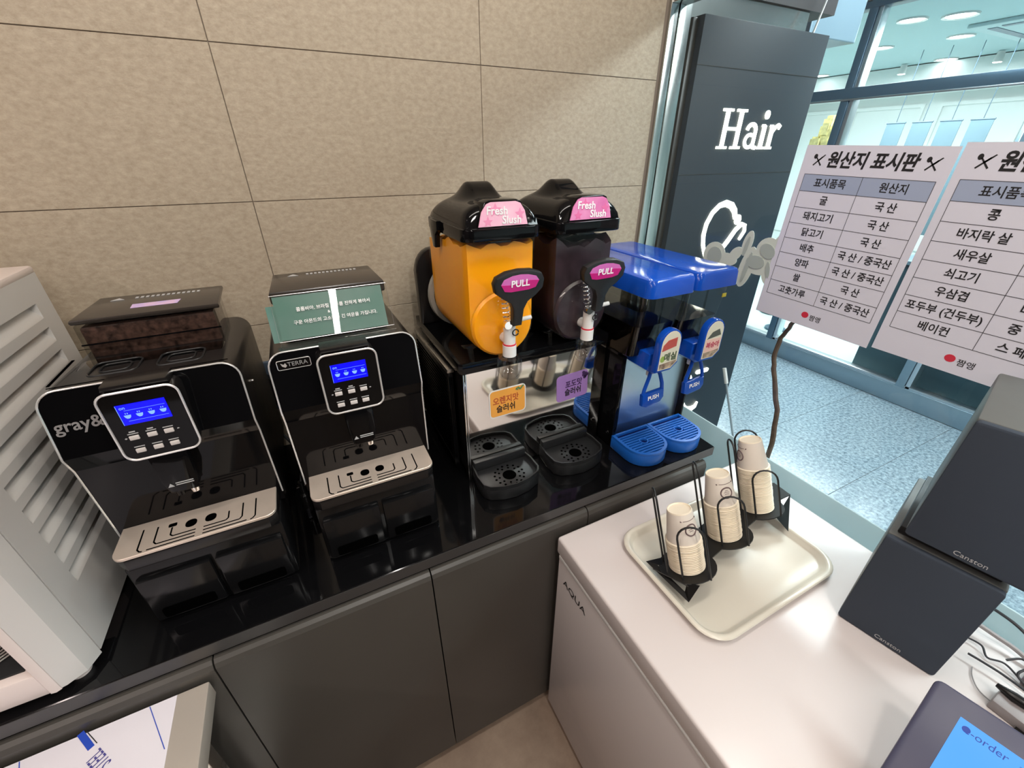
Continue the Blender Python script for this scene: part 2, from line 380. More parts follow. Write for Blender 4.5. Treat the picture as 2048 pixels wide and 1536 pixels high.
for k in range(60):
    a = random.uniform(-1, 1); z = random.uniform(0, .62); w = .11*math.sin(PI*(z+.1)/.8)
    x = a*w; y = random.uniform(-1, 1)*w
    g.box(x-.012, x+.012, y-.03, y+.03, z-.05, z+.05, M=Matrix.Translation((0, 0, 0)))
t = thing('dried_flower_bunch', 'dried golden plume bunch on a stand behind the glass', 'plant', (5.0, 2.93, 1.36))
g.build('plumes', mat('golden_plume', s2l(200, 190, 130), .8, noise=.3), t, kind='stuff')
G().tube([(0, 0, -1.35), (0, 0, .05)], .02).build('stem', TWIG, t); G().lathe([(0, -1.35), (.14, -1.35), (.14, -1.32), (0, -1.31)]).build('foot', STORM2, t)
for i, (y0, y1, z0, z1, m, lb) in enumerate(((1.55, 2.15, 1.2, 2.0, SHOPW, 'framed white picture with a faint drawing on the shop wall'), (.75, 1.3, 1.2, 2.0, SHOPW, 'framed white picture at the right edge of the shop wall'))):
    t = thing('wall_picture', lb, 'picture', (6.9, (y0+y1)/2, z0))
    G().box(0, .03, y0-(y0+y1)/2, y1-(y0+y1)/2, 0, z1-z0, .004).build('frame', STORM2, t)
    G().box(-.004, .001, y0-(y0+y1)/2+.03, y1-(y0+y1)/2-.03, .03, z1-z0-.03).build('print', mat('glowing_print', s2l(226, 244, 246), .4, emit=(.7, .95, 1), es=.25), t)  # faint glow in the print stands in for light falling on it
    G().box(.03, .8, -.02, .02, .1, .14).build('wall_bracket', STORM2, t)
for k in range(4):
    t = thing('hanging_banner', ['pale hanging banner nearest the mullion', 'second pale hanging banner', 'third pale hanging banner', 'fourth pale hanging banner beside the white picture'][k], 'banner', (6.2, 2.95-k*.24, 0), 'pale banners hanging in the shop')
    G().box(-.004, .004, -.085, .085, .9, 1.98, .001).build('cloth', mat('banner_cloth', s2l(88, 112, 122), .7, noise=.05, nscale=6), t)
    G().tube([(0, -.09, 1.98), (0, .09, 1.98)], .008).build('rod', STORM, t); G().tube([(0, 0, 1.98), (0, 0, 2.62)], .003).build('cord', STORM, t)
    G().box(-.0065, -.004, -.02, .02, 1.3, 1.75, .001).build('printed_figure', STORM2, t)
t = thing('blue_display_panel', 'small bright cyan panel behind the tall mullion', 'display', (4.5, 2.56, 1.2)); G().box(-.01, .01, -.05, .05, 0, .53, .004).build('screen', mat('cyan_panel', (.02, .3, .6), .4, emit=(.05, .45, .9), es=.7), t); G().tube([(0, 0, -1.2), (0, 0, 0)], .012).build('pole', STORM, t); G().lathe([(0, -1.2), (.1, -1.2), (.1, -1.18), (0, -1.17)]).build('foot', STORM, t)
t = thing('floor_sign_box', 'small yellow topped box seen beside the dark pillar', 'box', (4.3, 2.93, 0)); G().box(-.1, .1, -.09, .09, 0, 1.02, .004).build('body', STORM2, t); G().box(-.1, .1, -.09, .09, 1.021, 1.09, .004).build('lid', YEL, t)

# ------------------------------------------------------------ lit hair sign pillar
t = thing('sign_pillar', 'tall dark slate pillar sign outside with glowing white Hair lettering', 'sign', (1.6, 1.3, 0)); O = (1.6, 1.3, 0)
G().box(1.288, 1.932, 1.24, 1.66, .0, 2.078, .002).build('panel', SIGNM, t, O)
G().box(1.262, 1.287, 1.262, 1.66, .0, 2.072, .002).build('side_panel', SIGND, t, O)
G().box(1.29, 1.93, 1.2392, 1.2402, 1.628, 1.630).build('seam', SIGND, t, O); G().box(1.29, 1.93, 1.2392, 1.2402, 1.95, 1.952).build('seam', SIGND, t, O)
def ribbon(g, pts, w, y0=1.235, y1=1.24):
    N = len(pts); L = []; Rr = []
    for i, p in enumerate(pts):
        a = Vector(pts[max(0, i-1)]); b = Vector(pts[min(N-1, i+1)]); d = (b-a).normalized(); n = Vector((-d.y, d.x)); ww = (w[i] if isinstance(w, (list, tuple)) else w)/2
        L.append(Vector(p)+n*ww); Rr.append(Vector(p)-n*ww)
    for i in range(N-1):
        g.prism([L[i][:], L[i+1][:], Rr[i+1][:], Rr[i][:]], 'y', y0, y1)
    return g
def arc(cx, cz, rx, rz, a0, a1, n=16):
    return [(cx+rx*math.cos(math.radians(a0+(a1-a0)*k/n)), cz+rz*math.sin(math.radians(a0+(a1-a0)*k/n))) for k in range(n+1)]
g = G()
ribbon(g, [(1.478, 1.715), (1.478, 1.834)], .017); ribbon(g, [(1.55, 1.715), (1.55, 1.834)], .017); ribbon(g, [(1.478, 1.776), (1.55, 1.776)], .010)
for x in (1.478, 1.55):
    for z in (1.716, 1.833): ribbon(g, [(x-.026, z), (x+.026, z)], .008)
g.build('letter_h', NEON, t, O, False)
g = G(); ribbon(g, arc(1.622, 1.770, .024, .022, 170, 0)+[(1.646, 1.73), (1.652, 1.717), (1.664, 1.716)], .013); ribbon(g, arc(1.622, 1.738, .024, .021, 60, 330), .011)
g.build('letter_a', NEON, t, O, False)
g = G(); ribbon(g, [(1.692, 1.716), (1.692, 1.790)], .018); ribbon(g, [(1.674, 1.716), (1.71, 1.716)], .008); ribbon(g, [(1.678, 1.789), (1.694, 1.789)], .008)
g.prism(arc(1.692, 1.824, .012, .014, 0, 345, 14), 'y', 1.235, 1.24); g.build('letter_i', NEON, t, O, False)
g = G(); ribbon(g, [(1.738, 1.716), (1.738, 1.790)], .018); ribbon(g, [(1.720, 1.716), (1.758, 1.716)], .008); ribbon(g, [(1.725, 1.789), (1.74, 1.789)], .008)
ribbon(g, [(1.742, 1.765), (1.755, 1.785), (1.77, 1.792), (1.782, 1.784)], [.008, .011, .014, .016]); g.build('letter_r', NEON, t, O, False)
g = G(); ribbon(g, [(1.535, 1.300), (1.51, 1.335), (1.492, 1.37), (1.483, 1.41), (1.487, 1.45), (1.508, 1.49), (1.54, 1.515), (1.575, 1.522), (1.61, 1.512), (1.636, 1.49), (1.65, 1.462)], [.014, .015, .016, .017, .018, .018, .019, .024, .026, .024, .02]); g.build('sign_and_reflection_curve', NEON, t, O, False)
g = G(); ribbon(g, [(1.555, 1.295), (1.60, 1.33), (1.64, 1.375), (1.67, 1.415), (1.70, 1.435), (1.722, 1.428), (1.728, 1.405), (1.715, 1.385), (1.706, 1.372)], [.018, .02, .02, .019, .018, .017, .016, .014, .011]); g.build('sign_and_reflection_curve', NEON, t, O, False)
g = G(); g.prism(arc(1.668, 1.455, .018, .020, 0, 345, 14), 'y', 1.235, 1.24); g.build('sign_dot', NEON, t, O, False)
g = G(); g.prism(rrect(.085, .02, .009, 4, 1.68, .742), 'y', 1.235, 1.24); g.build('sign_dash', NEON, t, O, False)
g = G(); g.prism([(1.588, .70), (1.625, .70), (1.605, .735)], 'y', 1.235, 1.24); g.build('sign_triangle', NEON, t, O, False)
g = G(); ribbon(g, [(1.59, .585), (1.60, .55), (1.63, .525), (1.66, .52), (1.69, .53), (1.70, .555)], [.012, .03, .034, .032, .022, .01]); g.build('sign_and_reflection_curve', NEON, t, O, False)  # low emissive curve drawn in place of a neon reflection
tr2 = struct(G().box(1.225, 1.87, 1.30, 1.66, 2.079, 2.15), 'trim_2', STEELS)
struct(G().box(1.225, 2.0, 1.29, 1.66, 2.151, 2.9), 'trim_3', mat('dark_header', s2l(52, 48, 52), .6))
struct(G().box(2.26, 2.62, 1.55, 1.9, 2.16, 2.9, .004), 'bulkhead', STORM2)
t = G().tube([(1.93, 1.27, 2.6), (1.92, 1.26, 2.35), (1.885, 1.255, 2.2), (1.845, 1.25, 2.08)], .0035).build('white_cord', WHITEP); tag(t, 'thin white cord hanging down to the top of the dark pillar sign', 'cord')
t = G().tube([(1.30, .42, 0), (1.30, .763, .775), (1.30, .85, .965)], .004).build('support_rod', mat('grey_rod', s2l(150, 160, 168), .4)); tag(t, 'thin grey rod with a rounded white tip standing outside the glass', 'rod')
G().tube([(1.30, .846, .958), (1.30, .870, 1.01)], .0068).build('rod_tip', WHITEP, t)
pts = [(1.26, .575, .02), (1.25, .59, .6), (1.23, .592, .88), (1.225, .612, 1.0), (1.225, .660, 1.12), (1.222, .672, 1.17), (1.22, .668, 1.22), (1.215, .648, 1.27), (1.21, .62, 1.34), (1.21, .60, 1.42)]
g = G(); P2 = []
for a, b in zip(pts, pts[1:]):
    for k in range(4): P2.append(tuple(Vector(a).lerp(Vector(b), k/4)+Vector((0, random.uniform(-.002, .002), 0))))
t = G().tube(P2+[pts[-1]], [.0085-.0035*i/len(P2)+random.uniform(-.0006, .0006) for i in range(len(P2)+1)], 8).build('bare_twig', TWIG); tag(t, 'bare brown twig rising outside the glass behind the left notice', 'twig')

# ------------------------------------------------------------ counter and cabinets
ct = G().box(-2.5, 1.012, .64, 1.238, .879, .91, .0015, 1).build('countertop', GRAN); tag(ct, 'long black polished stone countertop under the drink machines', 'countertop')
G().box(-2.4995, 1.0115, .6385, .6398, .8795, .9085).build('front_edge', EDGE, ct)
seams = [-1.20, -.756, -.312, .107, .536, .978]
cl = ['taupe cabinet hidden behind the ivory appliance end', 'taupe cabinet behind the film covered bench', 'wide taupe cabinet left of the freezer, right of the bench', 'taupe cabinet between the freezer edge and the door seam', 'taupe end cabinet behind the white freezer']
for i in range(5):
    a, b = seams[i], seams[i+1]
    t = thing('base_cabinet', ['taupe cabinet under the counter far left', 'taupe cabinet behind the film covered bench', 'taupe cabinet front below the two coffee makers', 'taupe cabinet front ending at the white freezer side', 'taupe end cabinet behind the white freezer'][i], 'cabinet', (a, .64, 0), 'taupe base cabinets')
    G().box(.002, b-a-.002, .012, .55, .06, .868, .001, 1).build('carcass', BLK2, t)
    G().prism([(-.012, .866), (-.016, .856), (-.017, .04), (.003, .04), (.003, .872), (-.006, .872)], 'x', .0015, b-a-.0015).build('door', DOOR, t, smooth=False)
    G().box(.002, b-a-.002, .03, .05, .0, .058).build('plinth', BLK2, t)

# film covered bench, bottom left
t = thing('steel_bench', 'steel bench top with white printed protective film at lower left', 'bench', (-.325, .62, 0)); O = (-.325, .62, 0)
G().box(-1.35, -.325, -.35, .618, .80, .84, .003).build('top', mat('satin_bench_steel', s2l(196, 184, 172), .4, .45), t, O)
G().box(-1.33, -.374, -.34, .616, .8402, .8408).build('protective_film', FILM, t, O, False)
for x in (-1.30, -.40):
    for y in (-.3, .56): G().box(x, x+.035, y, y+.035, 0, .80, .003).build('leg', STEEL, t, O)
G().box(-1.3, -.36, -.3, .59, .25, .27, .003).build('shelf', STEEL, t, O)
def strip(x0, y0, x1, y1, w=.0012):
    d = Vector((x1-x0, y1-y0)).normalized(); n = Vector((-d.y, d.x))*w/2
    return [(x0+n.x, y0+n.y), (x1+n.x, y1+n.y), (x1-n.x, y1-n.y), (x0-n.x, y0-n.y)]
text('STEEL', .030, mat('violet_print', s2l(70, 66, 130), .5), (-.470, .560, .8412), (-.6, .8, 0), (-.8, -.6, 0), t, off=O, sx=.5)
G().prism(strip(-.5105, .620, -.487, .586, .009), 'z', .8410, .8413).build('blue_mark', BLINK, t, O)
G().prism(strip(-.502, .619, -.4805, .590), 'z', .8410, .8413).build('print_line', INKB, t, O)
G().prism(strip(-.414, .615, -.378, .53), 'z', .8410, .8413).build('print_line', BLINK, t, O)
G().prism(strip(-.585, .615, -.57, .57), 'z', .8410, .8413).build('print_line', BLINK, t, O)

# ------------------------------------------------------------ ivory appliance far left
t = thing('vented_appliance', 'tall ivory appliance with grey slotted side at the far left', 'machine', (-.7, .9, .91)); O = (-.7, .9, .91)
x1 = -.47
prof = [(-1.05, .70), (-.50, .70), (x1, .705), (x1, 1.14), (-1.05, 1.14)]
rz = [1.437-.0465*k for k in range(9)]
ya, yb = .752, 1.086
# side panel: flat sheet pieces around the louvres
g = G(); h = .0145
def sheet(y0, y1, z0, z1): g.box(x1-.004, x1, y0, y1, z0, z1)
sheet(.70, ya, .93, 1.50); sheet(yb, 1.14, .93, 1.50); sheet(ya, yb, rz[0]+h, 1.50); sheet(ya, yb, .93, rz[-1]-h)
for k in range(8): sheet(ya, yb, rz[k+1]+h, rz[k]-h)
g.build('side_panel', WGREY, t, O, False)
for z in rz:
    g = G(); d = .013
    g.grid(lambda u, v: (x1-d*math.sin(PI*v**1.7)*math.sqrt(max(0, 1-(2*u-1)**20)), ya+(yb-ya)*(.5-.5*math.cos(PI*u)), z-h+2*h*v), 26, 10)
    g.build('louvre', WGREY, t, O)
G().box(-1.05, x1-.0155, .855, 1.138, .925, 1.272, .002).box(-1.05, x1-.0155, .705, 1.138, 1.2725, 1.4985, .002).box(-.50, x1-.0045, .705, .75, .925, 1.272, .002).build('body', WGREY, t, O)
G().box(-1.052, x1+.0012, .66, 1.142, 1.497, 1.512, .005).build('top_cover', WPINK, t, O)
fp = [(-1.05, .70), (-1.05, .655), (-.60, .652), (-.535, .650), (-.505, .656), (-.482, .672), (-.4695, .70)]
g = G(); 
g.prism([(-.525, .70), (-.525, .652), (-.518, .651), (-.512, .654), (-.505, .70)], 'z', .922, 1.497)
g.prism([(-1.05, .85), (-1.05, .654), (-.5252, .652), (-.5252, .85)], 'z', .922, .975, .004); g.prism([(-1.05, .70), (-1.05, .654), (-.5252, .652), (-.5252, .70)], 'z', 1.27, 1.497, .004)
g.build('front_frame', WPINK, t, O)
G().prism([(-.5045, .70), (-.5115, .6545), (-.505, .656), (-.482, .670), (-.4705, .6965), (-.4705, .6975), (-.48, .70)], 'z', .924, 1.496).build('corner_panel', WGREY, t, O)
G().box(-1.04, -.540, .668, .84, .975, .979, .001).build('drip_ledge', BLK3, t, O)
g = G()
for k in range(11): g.tube([(x, y, .982) for x, y in arc(-.64, .755, .012+.008*k, .010+.0065*k, 0, 342, 19)], .0016, 5, True)
for k in range(6): g.tube([(-.64, .755, .9805), (-.64+.095*math.cos(k*PI/3), .755+.078*math.sin(k*PI/3), .9805)], .0018, 5)
g.build('drip_grille', STEELS, t, O)
for x, y in ((-.50, .685), (-.50, 1.1), (-1.0, .7), (-1.0, 1.1)): G().lathe([(0, 0), (.014, 0), (.016, .014), (0, .016)], (x, y, .91)).build('foot', WPINK, t, O)

# ------------------------------------------------------------ coffee machines
PX = [(-.009, 0.475), (.0, .475)]
def fp(z):  # front profile depth (local y) of the fascia at height z
    P = [(.15, .087), (.335, .078), (.365, .068), (.475, .090)]
    for (z0, y0), (z1, y1) in zip(P, P[1:]):
        if z <= z1: return y0+(y1-y0)*max(0, (z-z0)/(z1-z0))
    return P[-1][1]
def coffee(loc, kind):
    lb = {'gray': 'black coffee maker with wide clear bean hopper and grey wordmark', 'terra': 'black coffee maker with oval-edged badge and green menu card on top'}[kind]
    t = thing('coffee_machine', lb, 'coffee machine', loc, 'pair of black coffee makers')
    hw = .134
    # base with two drawers
    G().box(-.126, .126, .022, .34, .0, .152, .006).build('base', DRAW, t)
    for s in (-1, 1):
        d = G().box(min(s*.004, s*.118), max(s*.004, s*.118), .010, .03, .012, .122, .003).build('drawer', DRAW, t)
        G().prism(rrect(.085, .026, .006, 4, s*.062, .030), 'y', .0088, .0102).build('handle_recess', DARK, d)
    G().prism([(-.124, .02), (-.110, .006), (.110, .006), (.124, .02), (.124, .10), (-.124, .10)], 'z', .156, .184, .004).build('drip_tray', BLK2, t)
    # grate plate
    pl = [(-.125, .085), (-.125, .022)]+[(-.107+.018*math.cos(a), .022-.0+.018*math.sin(a)-.0) for a in [math.radians(180+15*k) for k in range(7)]]+[(.107+.018*math.cos(a), .022+.018*math.sin(a)) for a in [math.radians(270+15*k) for k in range(7)]]+[(.125, .085)]
    gp = G().prism(pl, 'z', .1845, .1905, .0008, 1).build('grate', PLATE, t)
    g = G(); z0, z1 = .1903, .1909
    def sl(p, w=.0024):
        for a, b in zip(p, p[1:]): g.prism(strip(a[0], a[1], b[0], b[1], w), 'z', z0, z1)
    for s in (-1, 1):
        sl([(s*.090, .065), (s*.090, .016), (s*.086, .010), (s*.082, .0085)]); sl([(s*.076, .0095), (s*.006, .0095)])
        sl([(s*.068, .062), (s*.068, .024), (s*.064, .018), (s*.006, .018)])
        sl([(s*.045, .050), (s*.045, .031), (s*.041, .0265), (s*.006, .0265)])
        g.prism(rrect(.018, .020, .008, 4, s*.0155, .047), 'z', z0, z1)
    g.prism(rrect(.013, .009, .002, 2, -.045, .056), 'z', z0, z1); g.build('slots', DARK, gp)
    # body and fascia
    g = G()
    zz = [.153, .25, .335, .35, .365, .42, .445]
    out = [(-hw+.0, z) for z in zz]+[(-hw+.028-.028*math.cos(a), .447+.028*math.sin(a)) for a in [math.radians(15*k) for k in range(7)]]
    out = out+[(-x, z) for x, z in out[::-1]]
    b = bmesh.new(); A = [b.verts.new((x, fp(z)+.004, z)) for x, z in out]; n = len(out)
    B = [b.verts.new((x, .385, z-.012*(z > .4))) for x, z in out]
    for i in range(n-1): b.faces.new((A[i], A[i+1], B[i+1], B[i]))
    b.faces.new((A[-1], A[0], B[0], B[-1])); b.faces.new(B)
    bmesh.ops.recalc_face_normals(b, faces=b.faces); g.add(b); g.build('body', BLK2, t)
    g = G(); b = bmesh.new()
    prev = None
    lv = [.153, .335, .35, .365, .445]+[.447+.028*math.sin(math.radians(15*k)) for k in range(1, 7)]
    for z in lv:
        w = hw if z <= .447 else hw-.028+.028*math.sqrt(max(0, 1-((z-.447)/.028)**2))
        cur = (b.verts.new((-w, fp(z), z)), b.verts.new((w, fp(z), z)))
        if prev: b.faces.new((prev[0], prev[1], cur[1], cur[0]))
        prev = cur
    g.add(b); g.build('front_panel', BLK, t, smooth=False)
    g = G(); path = [(x, fp(z)-.0005, z) for x, z in out if z > .1]
    path[0] = (-hw, fp(.175)-.0005, .175); path[-1] = (hw, fp(.175)-.0005, .175)
    g.tube(path, .0016, 6); g.build('silver_trim', TRIM, t)
    # control panel
    cp = G().prism(rrect(.104, .124, .016, 6, -.002, .408), 'y', .052, .088).build('control_panel', BLK2, t)
    G().prism(rrect(.102, .122, .015, 6, -.002, .408), 'y', .0505, .053).build('bezel', BLK, cp)
    pp = [(x, .0505, z) for x, z in rrect(.104, .124, .016, 6, -.002, .408)]; G().tube(pp, .0019, 6, True).build('silver_rim', TRIM, cp)
    G().prism([(-.046, .471), (.042, .471), (.040, .480), (-.044, .480)], 'y', .056, .098, .003).build('panel_cap', BLK2, cp)
    G().box(-.0345, .0285, .0494, .0508, .413, .449).build('screen', LCD, cp)
    g = G()
    for k in range(4):
        x = -.0245+.0152*k; g.prism([(x-.0045, .4305), (x+.0045, .4305), (x+.0035, .4265), (x+.0015, .4245), (x-.0015, .4245), (x-.0035, .4265)], 'y', .0490, .0496)
        g.box(x-.002, x-.001, .0490, .0496, .4325, .4345).box(x+.0005, x+.0015, .0490, .0496, .4325, .4345)
    for z in (.4195, .4385): g.box(-.026, .026, .0491, .0496, z, z+.0003)
    g.box(-.0343, -.0338, .0491, .0496, .4135, .4485); g.build('screen_icons', LCDI, cp)
    text('on', .0075, LCDI, (-.027, .0490, .4435), (1, 0, 0), (0, 0, 1), cp, name='screen_text')
    for j, (z, xs_) in enumerate(((.389, (-.030, -.0065, .016)), (.364, (-.030, -.0065, .016)))):
        for i, x in enumerate(xs_):
            G().box(x-.0065, x+.0065, .0475, .0508, z-.0038, z+.0038, .001).build('button', BTN, cp)
            G().box(x-.007, x+.007, .0499, .0503, z+.0062, z+.0078).build('button_caption', mat('grey_print', (.2, .2, .2), .5) if False else WHITEG, cp)
            if j == 0 and i < 2: G().box(x-.004, x+.004, .0499, .0503, z+.0095, z+.0118).build('button_caption', WHITEG, cp)
    g = G(); g.prism([(-.043, .389), (-.041, .3905), (-.039, .389), (-.041, .3875)], 'y', .0499, .0503); g.prism([(.027, .390), (.029, .3905), (.0305, .389), (.027, .388)], 'y', .0499, .0503); g.build('arrow_marks', WHITEG, cp)
    # spout
    sp = G().prism([(-.030, .347), (.026, .347), (.024, .285), (.018, .262), (-.022, .262), (-.028, .285)], 'y', .048, .086, .005).build('spout', BLK, t)
    for s in (-1, 1): G().lathe([(0, -.012), (.006, -.012), (.0075, 0), (.0075, .01), (0, .01)], (s*.011-.002, .062, .262), 14).build('nozzle', CHROME if s > 0 else BLK, sp)
    g = G(); g.prism([(-.021, .279), (-.012, .279), (-.0165, .286)], 'y', .0468, .0478); g.box(-.009, .017, .0468, .0478, .284, .2855).box(-.009, .017, .0468, .0478, .280, .2815); g.build('warning_mark', WHITEG, sp)
    # hopper
    hz = .54 if kind == 'terra' else .536
    if kind == 'terra':
        G().prism([(-.105, .222), (.105, .222), (.098, .36), (-.098, .36)], 'z', .462, .532, .004).build('bean_hopper', BLK2, t)
        ld = G().prism([(-.111, .215), (.111, .215), (.105, .365), (-.105, .365)], 'z', .526, .552, .005).build('hopper_lid', LIDM, t)
    else:
        G().prism([(-.098, .232), (.100, .232), (.096, .352), (-.094, .352)], 'z', .464, .525, .003).build('roasted_beans', BEAN, t)
        G().prism([(-.103, .226), (.105, .226), (.100, .360), (-.098, .360)], 'z', .463, .531, .003).build('bean_hopper', CLEAR2, t)
        G().box(-.104, .106, .2245, .2262, .494, .4965).build('hopper_rib', BLK, t)
        ld = G().prism([(-.106, .226), (.114, .226), (.108, .367), (-.100, .367)], 'z', .531, .541, .004).build('hopper_lid', LIDM, t)
        hz = .528
        G().prism([(-.028, .262), (.044, .262), (.046, .288), (-.030, .288)], 'z', .5412, .5416).build('lid_sticker', mat('lilac_sticker', s2l(190, 170, 225), .3, col2=s2l(225, 190, 220), nscale=60), ld)
        g = G(); g.prism(rrect(.215, .112, .010, 4, .0, .158), 'z', .462, .472, .003); g.build('smoked_cover', SMOKE, t)
        for cx in (-.048, .045):
            G().tube([(x, y, .4735) for x, y in rrect(.066, .058, .012, 4, cx, .156)], .0016, 6, True).build('raised_ring', BLK3, t)
            G().tube([(x, y, .4735) for x, y in rrect(.040, .034, .009, 4, cx, .156)], .0014, 6, True).build('raised_ring', BLK3, t)
        G().box(-.1225, -.1185, .11, .215, .4745, .4755).build('panel_seam', DARK, t); G().box(-.12, .12, .102, .1035, .4742, .4752).build('panel_seam', DARK, t)
    zl = (.552 if kind == 'terra' else .541)
    g = G(); g.prism([(-.074, .332), (-.052, .332), (-.063, .346)], 'z', zl, zl+.0004); g.build('warning_triangle', WHITEG, ld)
    text('INGREDIENTS', .0115, WHITEG, (.01, .340, zl+.0003), (1, 0, 0), (0, 1, 0), ld) if False else None
    g = G(); 
    for k in range(13): g.box(-.036+.0085*k, -.036+.0085*k+.005, .334, .344, zl, zl+.0004)
    g.build('printed_warning', WHITEG, ld)
    if kind == 'gray':
        text('gray&', .0275, mat('grey_wordmark', s2l(135, 132, 132), .4), (-.096, fp(.418)-.001, .418), (1, 0, .0), (0, .2, 1), t, align='CENTER', bold=.0004, sx=.95)
    else:
        bd = G().prism(rrect(.056, .018, .003, 3, -.096+.004, .452), 'y', .0835, .0852).build('badge', BLK, t)
        G().tube([(x, .0832, z) for x, z in rrect(.056, .018, .003, 3, -.092, .452)], .0007, 5, True).build('badge_rim', TRIM, bd)
        text('TERRA', .0115, mat('grey_badge_text', (.3, .3, .3), .4), (-.086, .0830, .452), (1, 0, 0), (0, 0, 1), bd)
        G().prism([(-.114, .456), (-.112, .450), (-.107, .447), (-.104, .450), (-.106, .456), (-.109, .453)], 'y', .0830, .0834).build('badge_bird', TRIM, bd)
    for s in (-1, 1): G().lathe([(0, 0), (.003, 0), (.003, .003), (0, .003)], (s*(hw+.001), .16, .40), 10, Matrix.Rotation(s*PI/2, 4, 'Y')).build('side_screw', CHROME, t)
    return t
WHITEG = mat('grey_white_print', (.42, .42, .42), .5)
m1 = coffee((-.274, .71, .91), 'gray')
m2 = coffee((.038, .71, .91), 'terra')

# menu card in acrylic stand, leaning on the second machine
t = thing('acrylic_menu_sign', 'small acrylic stand holding a green printed card on the coffee maker', 'sign', (.038, .85, 1.385))
Mr = Matrix.Rotation(math.radians(-22), 4, 'X')
def TM(g, M): bmesh.ops.transform(g.bm, matrix=M, verts=g.bm.verts); return g
B0 = Matrix.Translation((0, -.012, .004)) @ Mr
TM(G().box(-.108, .105, .0, .0018, 0, .086, .0004, 1), B0).build('front_sheet', CLEAR, t)
TM(G().box(-.104, .094, .0024, .0030, .002, .084), B0).build('card', GRN, t)
TM(G().box(-.118, -.104, .0034, .0040, .000, .068), B0).build('card', GRN, t)
TM(G().box(-.108, .105, .0042, .0060, 0, .086, .0004, 1), B0).build('back_sheet', CLEAR, t)
G().box(-.108, .105, -.03, .045, .0, .002, .0005, 1).build('base_sheet', CLEAR, t)
e = TM(G().tube([(-.108, .0, 0), (-.108, 0, .086), (.105, 0, .086), (.105, 0, 0)], .0008, 5, True), B0).build('lit_edge', TRIM, t)
yd = (Mr @ Vector((0, 0, 1)))
def mt(s, z, sz, x=0, al='CENTER'):
    p = B0 @ Vector((x, -.0006, z)); o = text(s, sz, WHITE, p, (1, 0, 0), yd, t, align=al, bold=.00008)
mt('콜롬비아, 브라질 원두를 진하게 볶아서', .056, .0085, .0); mt('&', .045, .007, -.012); mt('구운 아몬드의 고소함과 긴 여운을 가집니다.', .032, .0085, .0)

# wall socket and cords between the machines
t = thing('wall_socket', 'blue grey wall socket between the two coffee makers', 'socket', (-.165, 1.238, 1.11)); O = (-.165, 1.238, 1.11)
G().prism(rrect(.09, .15, .008, 3, -.165, 1.12), 'y', 1.226, 1.2395, .002).build('face_plate', mat('blue_grey_plate', s2l(70, 84, 100), .4), t, O)
G().prism(rrect(.045, .095, .018, 4, -.168, 1.115), 'y', 1.2, 1.228, .004).build('plug', BLK2, t, O)
t = G().tube([(-.168, 1.2, 1.10), (-.17, 1.17, 1.02), (-.13, 1.12, .97), (-.12, 1.05, .93), (-.125, .95, .918), (-.118, .88, .916)], .004).build('hanging_wire', CABLE); tag(t, 'black power cord drooping from the socket between the coffee makers', 'cord')
t = thing('black_valve', 'small black and chrome pipe fitting on the counter between the coffee makers', 'fitting', (-.12, .92, .91)); 
G().lathe([(0, 0), (.012, 0), (.012, .05), (.007, .055), (.007, .09), (0, .09)], n=14).build('body', BLK2, t); G().tube([(-.012, 0, .075), (.012, 0, .078)], .004).build('handle', CHROME, t); G().tube([(0, 0, .09), (.006, .02, .11), (.004, .09, .115)], .0035).build('hose', BLK2, t)

# ------------------------------------------------------------ slush machine
t = thing('slush_machine', 'twin bowl slush machine with orange and dark grape slush', 'slush machine', (.495, .84, .91)); O = (.495, .84, .91)
G().box(.285, .708, .846, 1.20, .925, 1.238, .003).build('cabinet', BLK2, t, O)
G().box(.286, .712, .8395, .8455, .917, 1.243, .001, 1).build('steel_front', MIRR, t, O)
for x in (.281, .2865): G().box(x, x+.0045, .832, .842, .914, 1.243, .001).build('chrome_strip', CHROME, t, O)
G().prism([(.272, .83), (.280, .823), (.700, .823), (.706, .83), (.706, 1.2), (.272, 1.2)], 'z', 1.243, 1.272, .002).build('deck', BLK, t, O)
sp = G().box(.262, .276, .888, 1.19, .945, 1.222, .003).build('side_vent_panel', BLK2, t, O)
G().box(.261, .279, .886, 1.195, 1.2225, 1.2335, .002).build('side_top_edge', STEEL, t, O)
g = G()
for k in range(24): g.box(.2608, .2622, .90, 1.18, .96+.0105*k, .964+.0105*k)
g.build('vent_slots', DARK, sp, O)
for k in range(3): G().box(.262+.004*k, .2645+.004*k, .8805, .8875, .93, 1.215, .0006).build('corner_rib', BLK, t, O)
for x in (.30, .69):
    for y in (.87, 1.17): G().lathe([(0, 0), (.014, 0), (.014, .016), (0, .016)], (x, y, .91)).build('foot', BLK2, t, O)
bp = [(.268, 1.272), (.268, 1.42)]+[(.318+.05*math.cos(a)*-1, 1.42+.06*math.sin(a)) for a in [math.radians(15*k) for k in range(7)]]+[(.65+.05*math.cos(a), 1.42+.06*math.sin(a)) for a in [math.radians(90-15*k) for k in range(7)]]+[(.70, 1.272)]
G().prism(bp, 'y', 1.115, 1.145, .006).build('back_plate', BLK2, t, O)
def ubowl(cx, hw, zb, zt, jag=False, n=14, top_front=None):
    P = [(cx-hw, zt)]+[(cx-hw*math.cos(a), zb+hw-hw*math.sin(a)) for a in [PI*k/n for k in range(n+1)]]+[(cx+hw, zt)]
    return P
